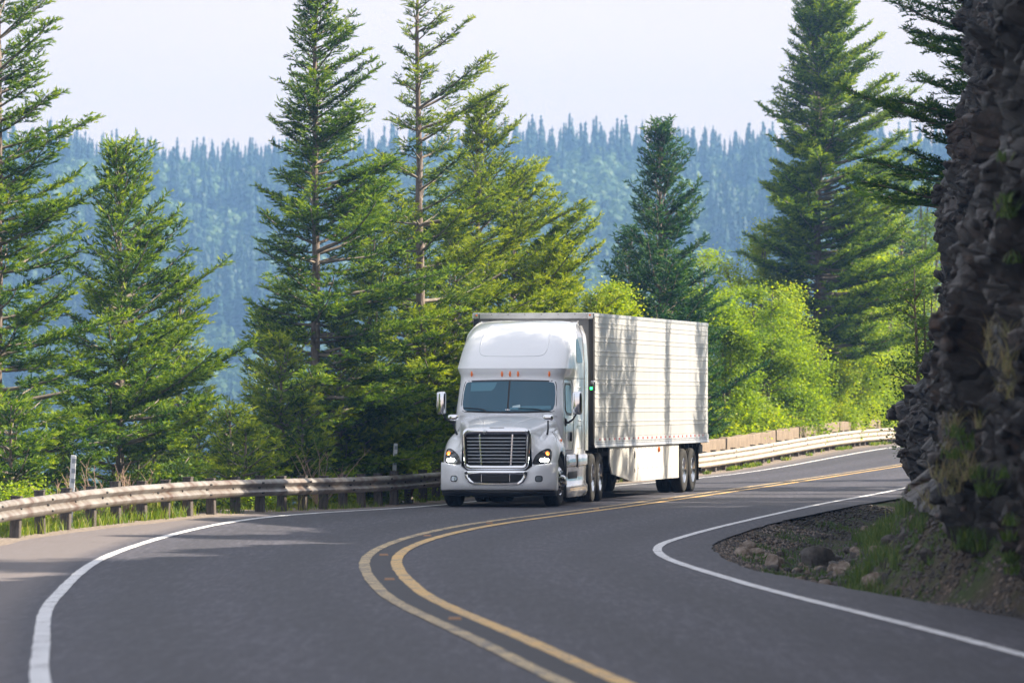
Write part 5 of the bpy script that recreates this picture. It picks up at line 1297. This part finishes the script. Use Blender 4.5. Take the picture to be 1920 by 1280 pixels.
twigs('large reddish bare shrub standing over the guardrail below the tall dark fir', at(600, 105), 105, zt(800, 105) - gz(at(600, 105), 105), 1)
for i, (u, d, vt, lb) in enumerate([(178, 88, 862, 'bare stems beside the left marker post'), (236, 90, 850, 'tallest bare stems right of the left marker post'), (112, 86, 875, 'bare stems left of the left marker post')]):
    twigs(lb, at(u, d), d, zt(vt, d) - gz(at(u, d), d), 5 + i)

# unseen neighbours on the bank right of the road: they throw the dappled shade on the truck
tq = [(14.5, 99, 17.5, 2.3, 1), (18.5, 105.5, 20.5, 2.6, 2), (15.5, 110.5, 19.5, 2.2, 4), (17.0, 115.8, 20.0, 2.2, 5), (18.0, 119.0, 19.5, 1.6, 6), (16.8, 128.2, 19.0, 1.6, 7), (14.5, 107.0, 18.5, 2.0, 3), (21, 139, 15.5, 1.9, 10), (20.5, 113.2, 21.5, 1.9, 12), (21.5, 117.6, 22.5, 1.9, 13), (15.6, 131.0, 18.0, 1.5, 14), (19.2, 123.8, 19.5, .9, 15), (12.5, 84, 13.8, 1.8, 11), (12.5, 72, 17.5, 2.4, 8), (12.0, 60, 18.0, 2.4, 9)]
words = ['first', 'second', 'third', 'fourth', 'fifth', 'sixth', 'seventh', 'eighth', 'ninth']
fm = None
for i, (x, y, zt_, L, sd) in enumerate(tq):
    if fm is None or i in (2,):
        fm = fir('conifer', 'fir on the bank above the cliff', x, y, zt_, L, 300 + sd, mat=FIRM, step=.36, dens=.8, sc=1.3, bare=.1, profile='wide', group='firs on the bank above the cliff', z0=gz(x, y))
        fh = zt_ - gz(x, y)
    else:
        c = copy_tree(fm); z0 = gz(x, y); c.location = (x, y, z0); k = (zt_ - z0) / fh; c.scale = (L / 2.2, L / 2.2, k); c.rotation_euler = (0, 0, sd * 1.3)

# ================================================================== FAR WOODED HILLSIDE
def cone_tree(rs, H, Wd, n=150):
    """narrow conifer from drooping pointed sprays"""
    t = rs.rand(n) ** .62; z = H * (1 - t * .92); r = Wd * .5 * t ** .92 * rs.uniform(.7, 1.1, n); a = rs.uniform(0, 6.28, n)
    d = np.stack([np.cos(a), np.sin(a), 0 * a], 1); s = np.stack([-np.sin(a), np.cos(a), 0 * a], 1)
    c = np.zeros((n, 3)); c[:, 2] = z + H * .035; w = (.045 * Wd + .20 * r)[:, None]
    tip = d * r[:, None]; tip[:, 2] = z - H * .02; m = d * (r * .45)[:, None]; m[:, 2] = z + H * .012
    V = np.stack([c, m + s * w, tip, m - s * w], 1).reshape(-1, 3); V = np.concatenate([V, [[0, 0, H * .90], [.035 * Wd, 0, H * .93], [0, 0, H * 1.04], [-.035 * Wd, 0, H * .93]]])
    n += 1; F = np.arange(n)[:, None] * 4 + np.arange(4)[None]
    k = 7; th = np.arange(k) * 2 * PI / k; lv = [(.22, .05), (.17, .30), (.10, .62), (.03, .90), (.006, 1.0)]; base = len(V)
    C = np.concatenate([np.stack([np.cos(th) * a * Wd * rs.uniform(.75, 1.15, k), np.sin(th) * a * Wd * rs.uniform(.75, 1.15, k), np.full(k, z) * H * rs.uniform(.97, 1.02, k)], 1) for a, z in lv])
    I = np.arange(len(lv) - 1)[:, None] * k + np.arange(k)[None]; J = np.arange(len(lv) - 1)[:, None] * k + (np.arange(k)[None] + 1) % k
    F = np.concatenate([F, np.stack([I, J, J + k, I + k], -1).reshape(-1, 4) + base])
    return np.concatenate([V, C]), F, np.append(rs.rand(n), rs.rand(len(F) - n) * .5)
def ball_tree(rs, H, Wd, n=150):
    lob = rs.normal(0, .24, (6, 3)) * [Wd, Wd, Wd * .5] + [0, 0, H * .68]
    e = rs.randint(0, 6, n); v = rs.normal(size=(n, 3)); v /= np.linalg.norm(v, axis=1)[:, None]; v[:, 2] = np.abs(v[:, 2]) * 1.1 - .25
    P = lob[e] + v * Wd * .30; s = rs.normal(size=(n, 3)); s -= v * (s * v).sum(1)[:, None]; s /= np.linalg.norm(s, axis=1)[:, None]; u = np.cross(v, s)
    q = Wd * .075; V = np.stack([P + s * q, P + u * q, P - s * q, P - u * q], 1).reshape(-1, 3)
    return V, np.arange(n)[:, None] * 4 + np.arange(4)[None], rs.rand(n)
rs = np.random.RandomState(12)
CT = [cone_tree(rs, 1, .34 + .05 * i, 230) for i in range(4)]; BT = [ball_tree(rs, 1, .62, 230) for i in range(4)]
def wood(name, tmpl, pts, hs, mat, label):
    Vs = []; Fs = []; Ts = []; off = 0
    for i, (p, h) in enumerate(zip(pts, hs)):
        V, F, T = tmpl[i % 4]; a = rs.uniform(0, 6.28); ca, sa = math.cos(a), math.sin(a)
        W = np.stack([V[:, 0] * ca - V[:, 1] * sa, V[:, 0] * sa + V[:, 1] * ca, V[:, 2]], 1) * h + p
        Vs.append(W); Fs.append(F + off); Ts.append(np.clip(T * .7 + rs.uniform(0, .3), 0, 1)); off += len(V)
    o = link(name, fastmesh(name, np.concatenate(Vs), [np.concatenate(Fs)], np.concatenate(Ts)), mat)
    tag(o, label, 'forest', kind='stuff'); return o
n = 13500
yy = rs.uniform(820, 1392, n); xx = rs.uniform(-1, 1, n) * (yy * .096 + 48)
kind = fbm(np.stack([xx / 26., yy / 30., 0 * xx], 1), 31, 3) + (sstep(1290, 1370, yy) - .5) * 1.1 + rs.normal(0, .28, n)
P = np.stack([xx, yy, hill_h(xx, yy) - 1], 1)
ci = kind > -.18
wood('far_conifer_forest', CT, P[ci], rs.uniform(12, 22, ci.sum()) * (1 - .25 * sstep(1290, 1370, P[ci][:, 1])), FARC, 'hazy blue conifer forest covering the far hillside')
wood('far_broadleaf_forest', BT, P[~ci], rs.uniform(8, 13, (~ci).sum()), FARD, 'pale green broadleaf woods between the conifers on the far hillside')
ridge_me = []
for i in range(4):
    V, F, T = cone_tree(rs, 1, .46 + .05 * i, 500); ridge_me.append(fastmesh('far_conifer', V, [F], T)); ridge_me[-1].materials.append(FARC)
xs_ = np.arange(-176, 176, 2.0)
for i, x in enumerate(xs_):
    x = x + rs.uniform(-1.4, 1.4); y = 1392 + rs.uniform(-6, 22); h = rs.choice([9, 10, 11, 12, 13, 15], p=[.25, .25, .22, .14, .09, .05]) * rs.uniform(.92, 1.06)
    o = bpy.data.objects.new('far_conifer', ridge_me[i % 4]); COL.objects.link(o); o.location = (x, y, float(hill_h(np.array([x]), np.array([y]))[0]) - 1)
    o.scale = (h, h, h); o.rotation_euler = (0, 0, rs.uniform(0, 6)); tag(o, 'hazy pointed conifer standing on the skyline of the far ridge', 'tree', 'conifers along the far ridge')

# ================================================================== HAZE
hm, hn, hb = nmat('blue_haze'); hn.nodes.remove(hb)
pv = hn.nodes.new('ShaderNodeVolumePrincipled'); pv.inputs['Color'].default_value = (.28, .53, .97, 1); pv.inputs['Density'].default_value = HAZE_D if 'HAZE_D' in globals() else .00039
pv.inputs['Anisotropy'].default_value = .2
hn.links.new(pv.outputs[0], hn.nodes['Material Output'].inputs['Volume'])
m = MB(); m.box((0, 680, (-90 + 84) / 2), (2600, 1640, 174)); o = m.build('haze', hm, None, None); o['kind'] = 'stuff'; tag(o, 'thin blue haze filling the valley', 'haze')
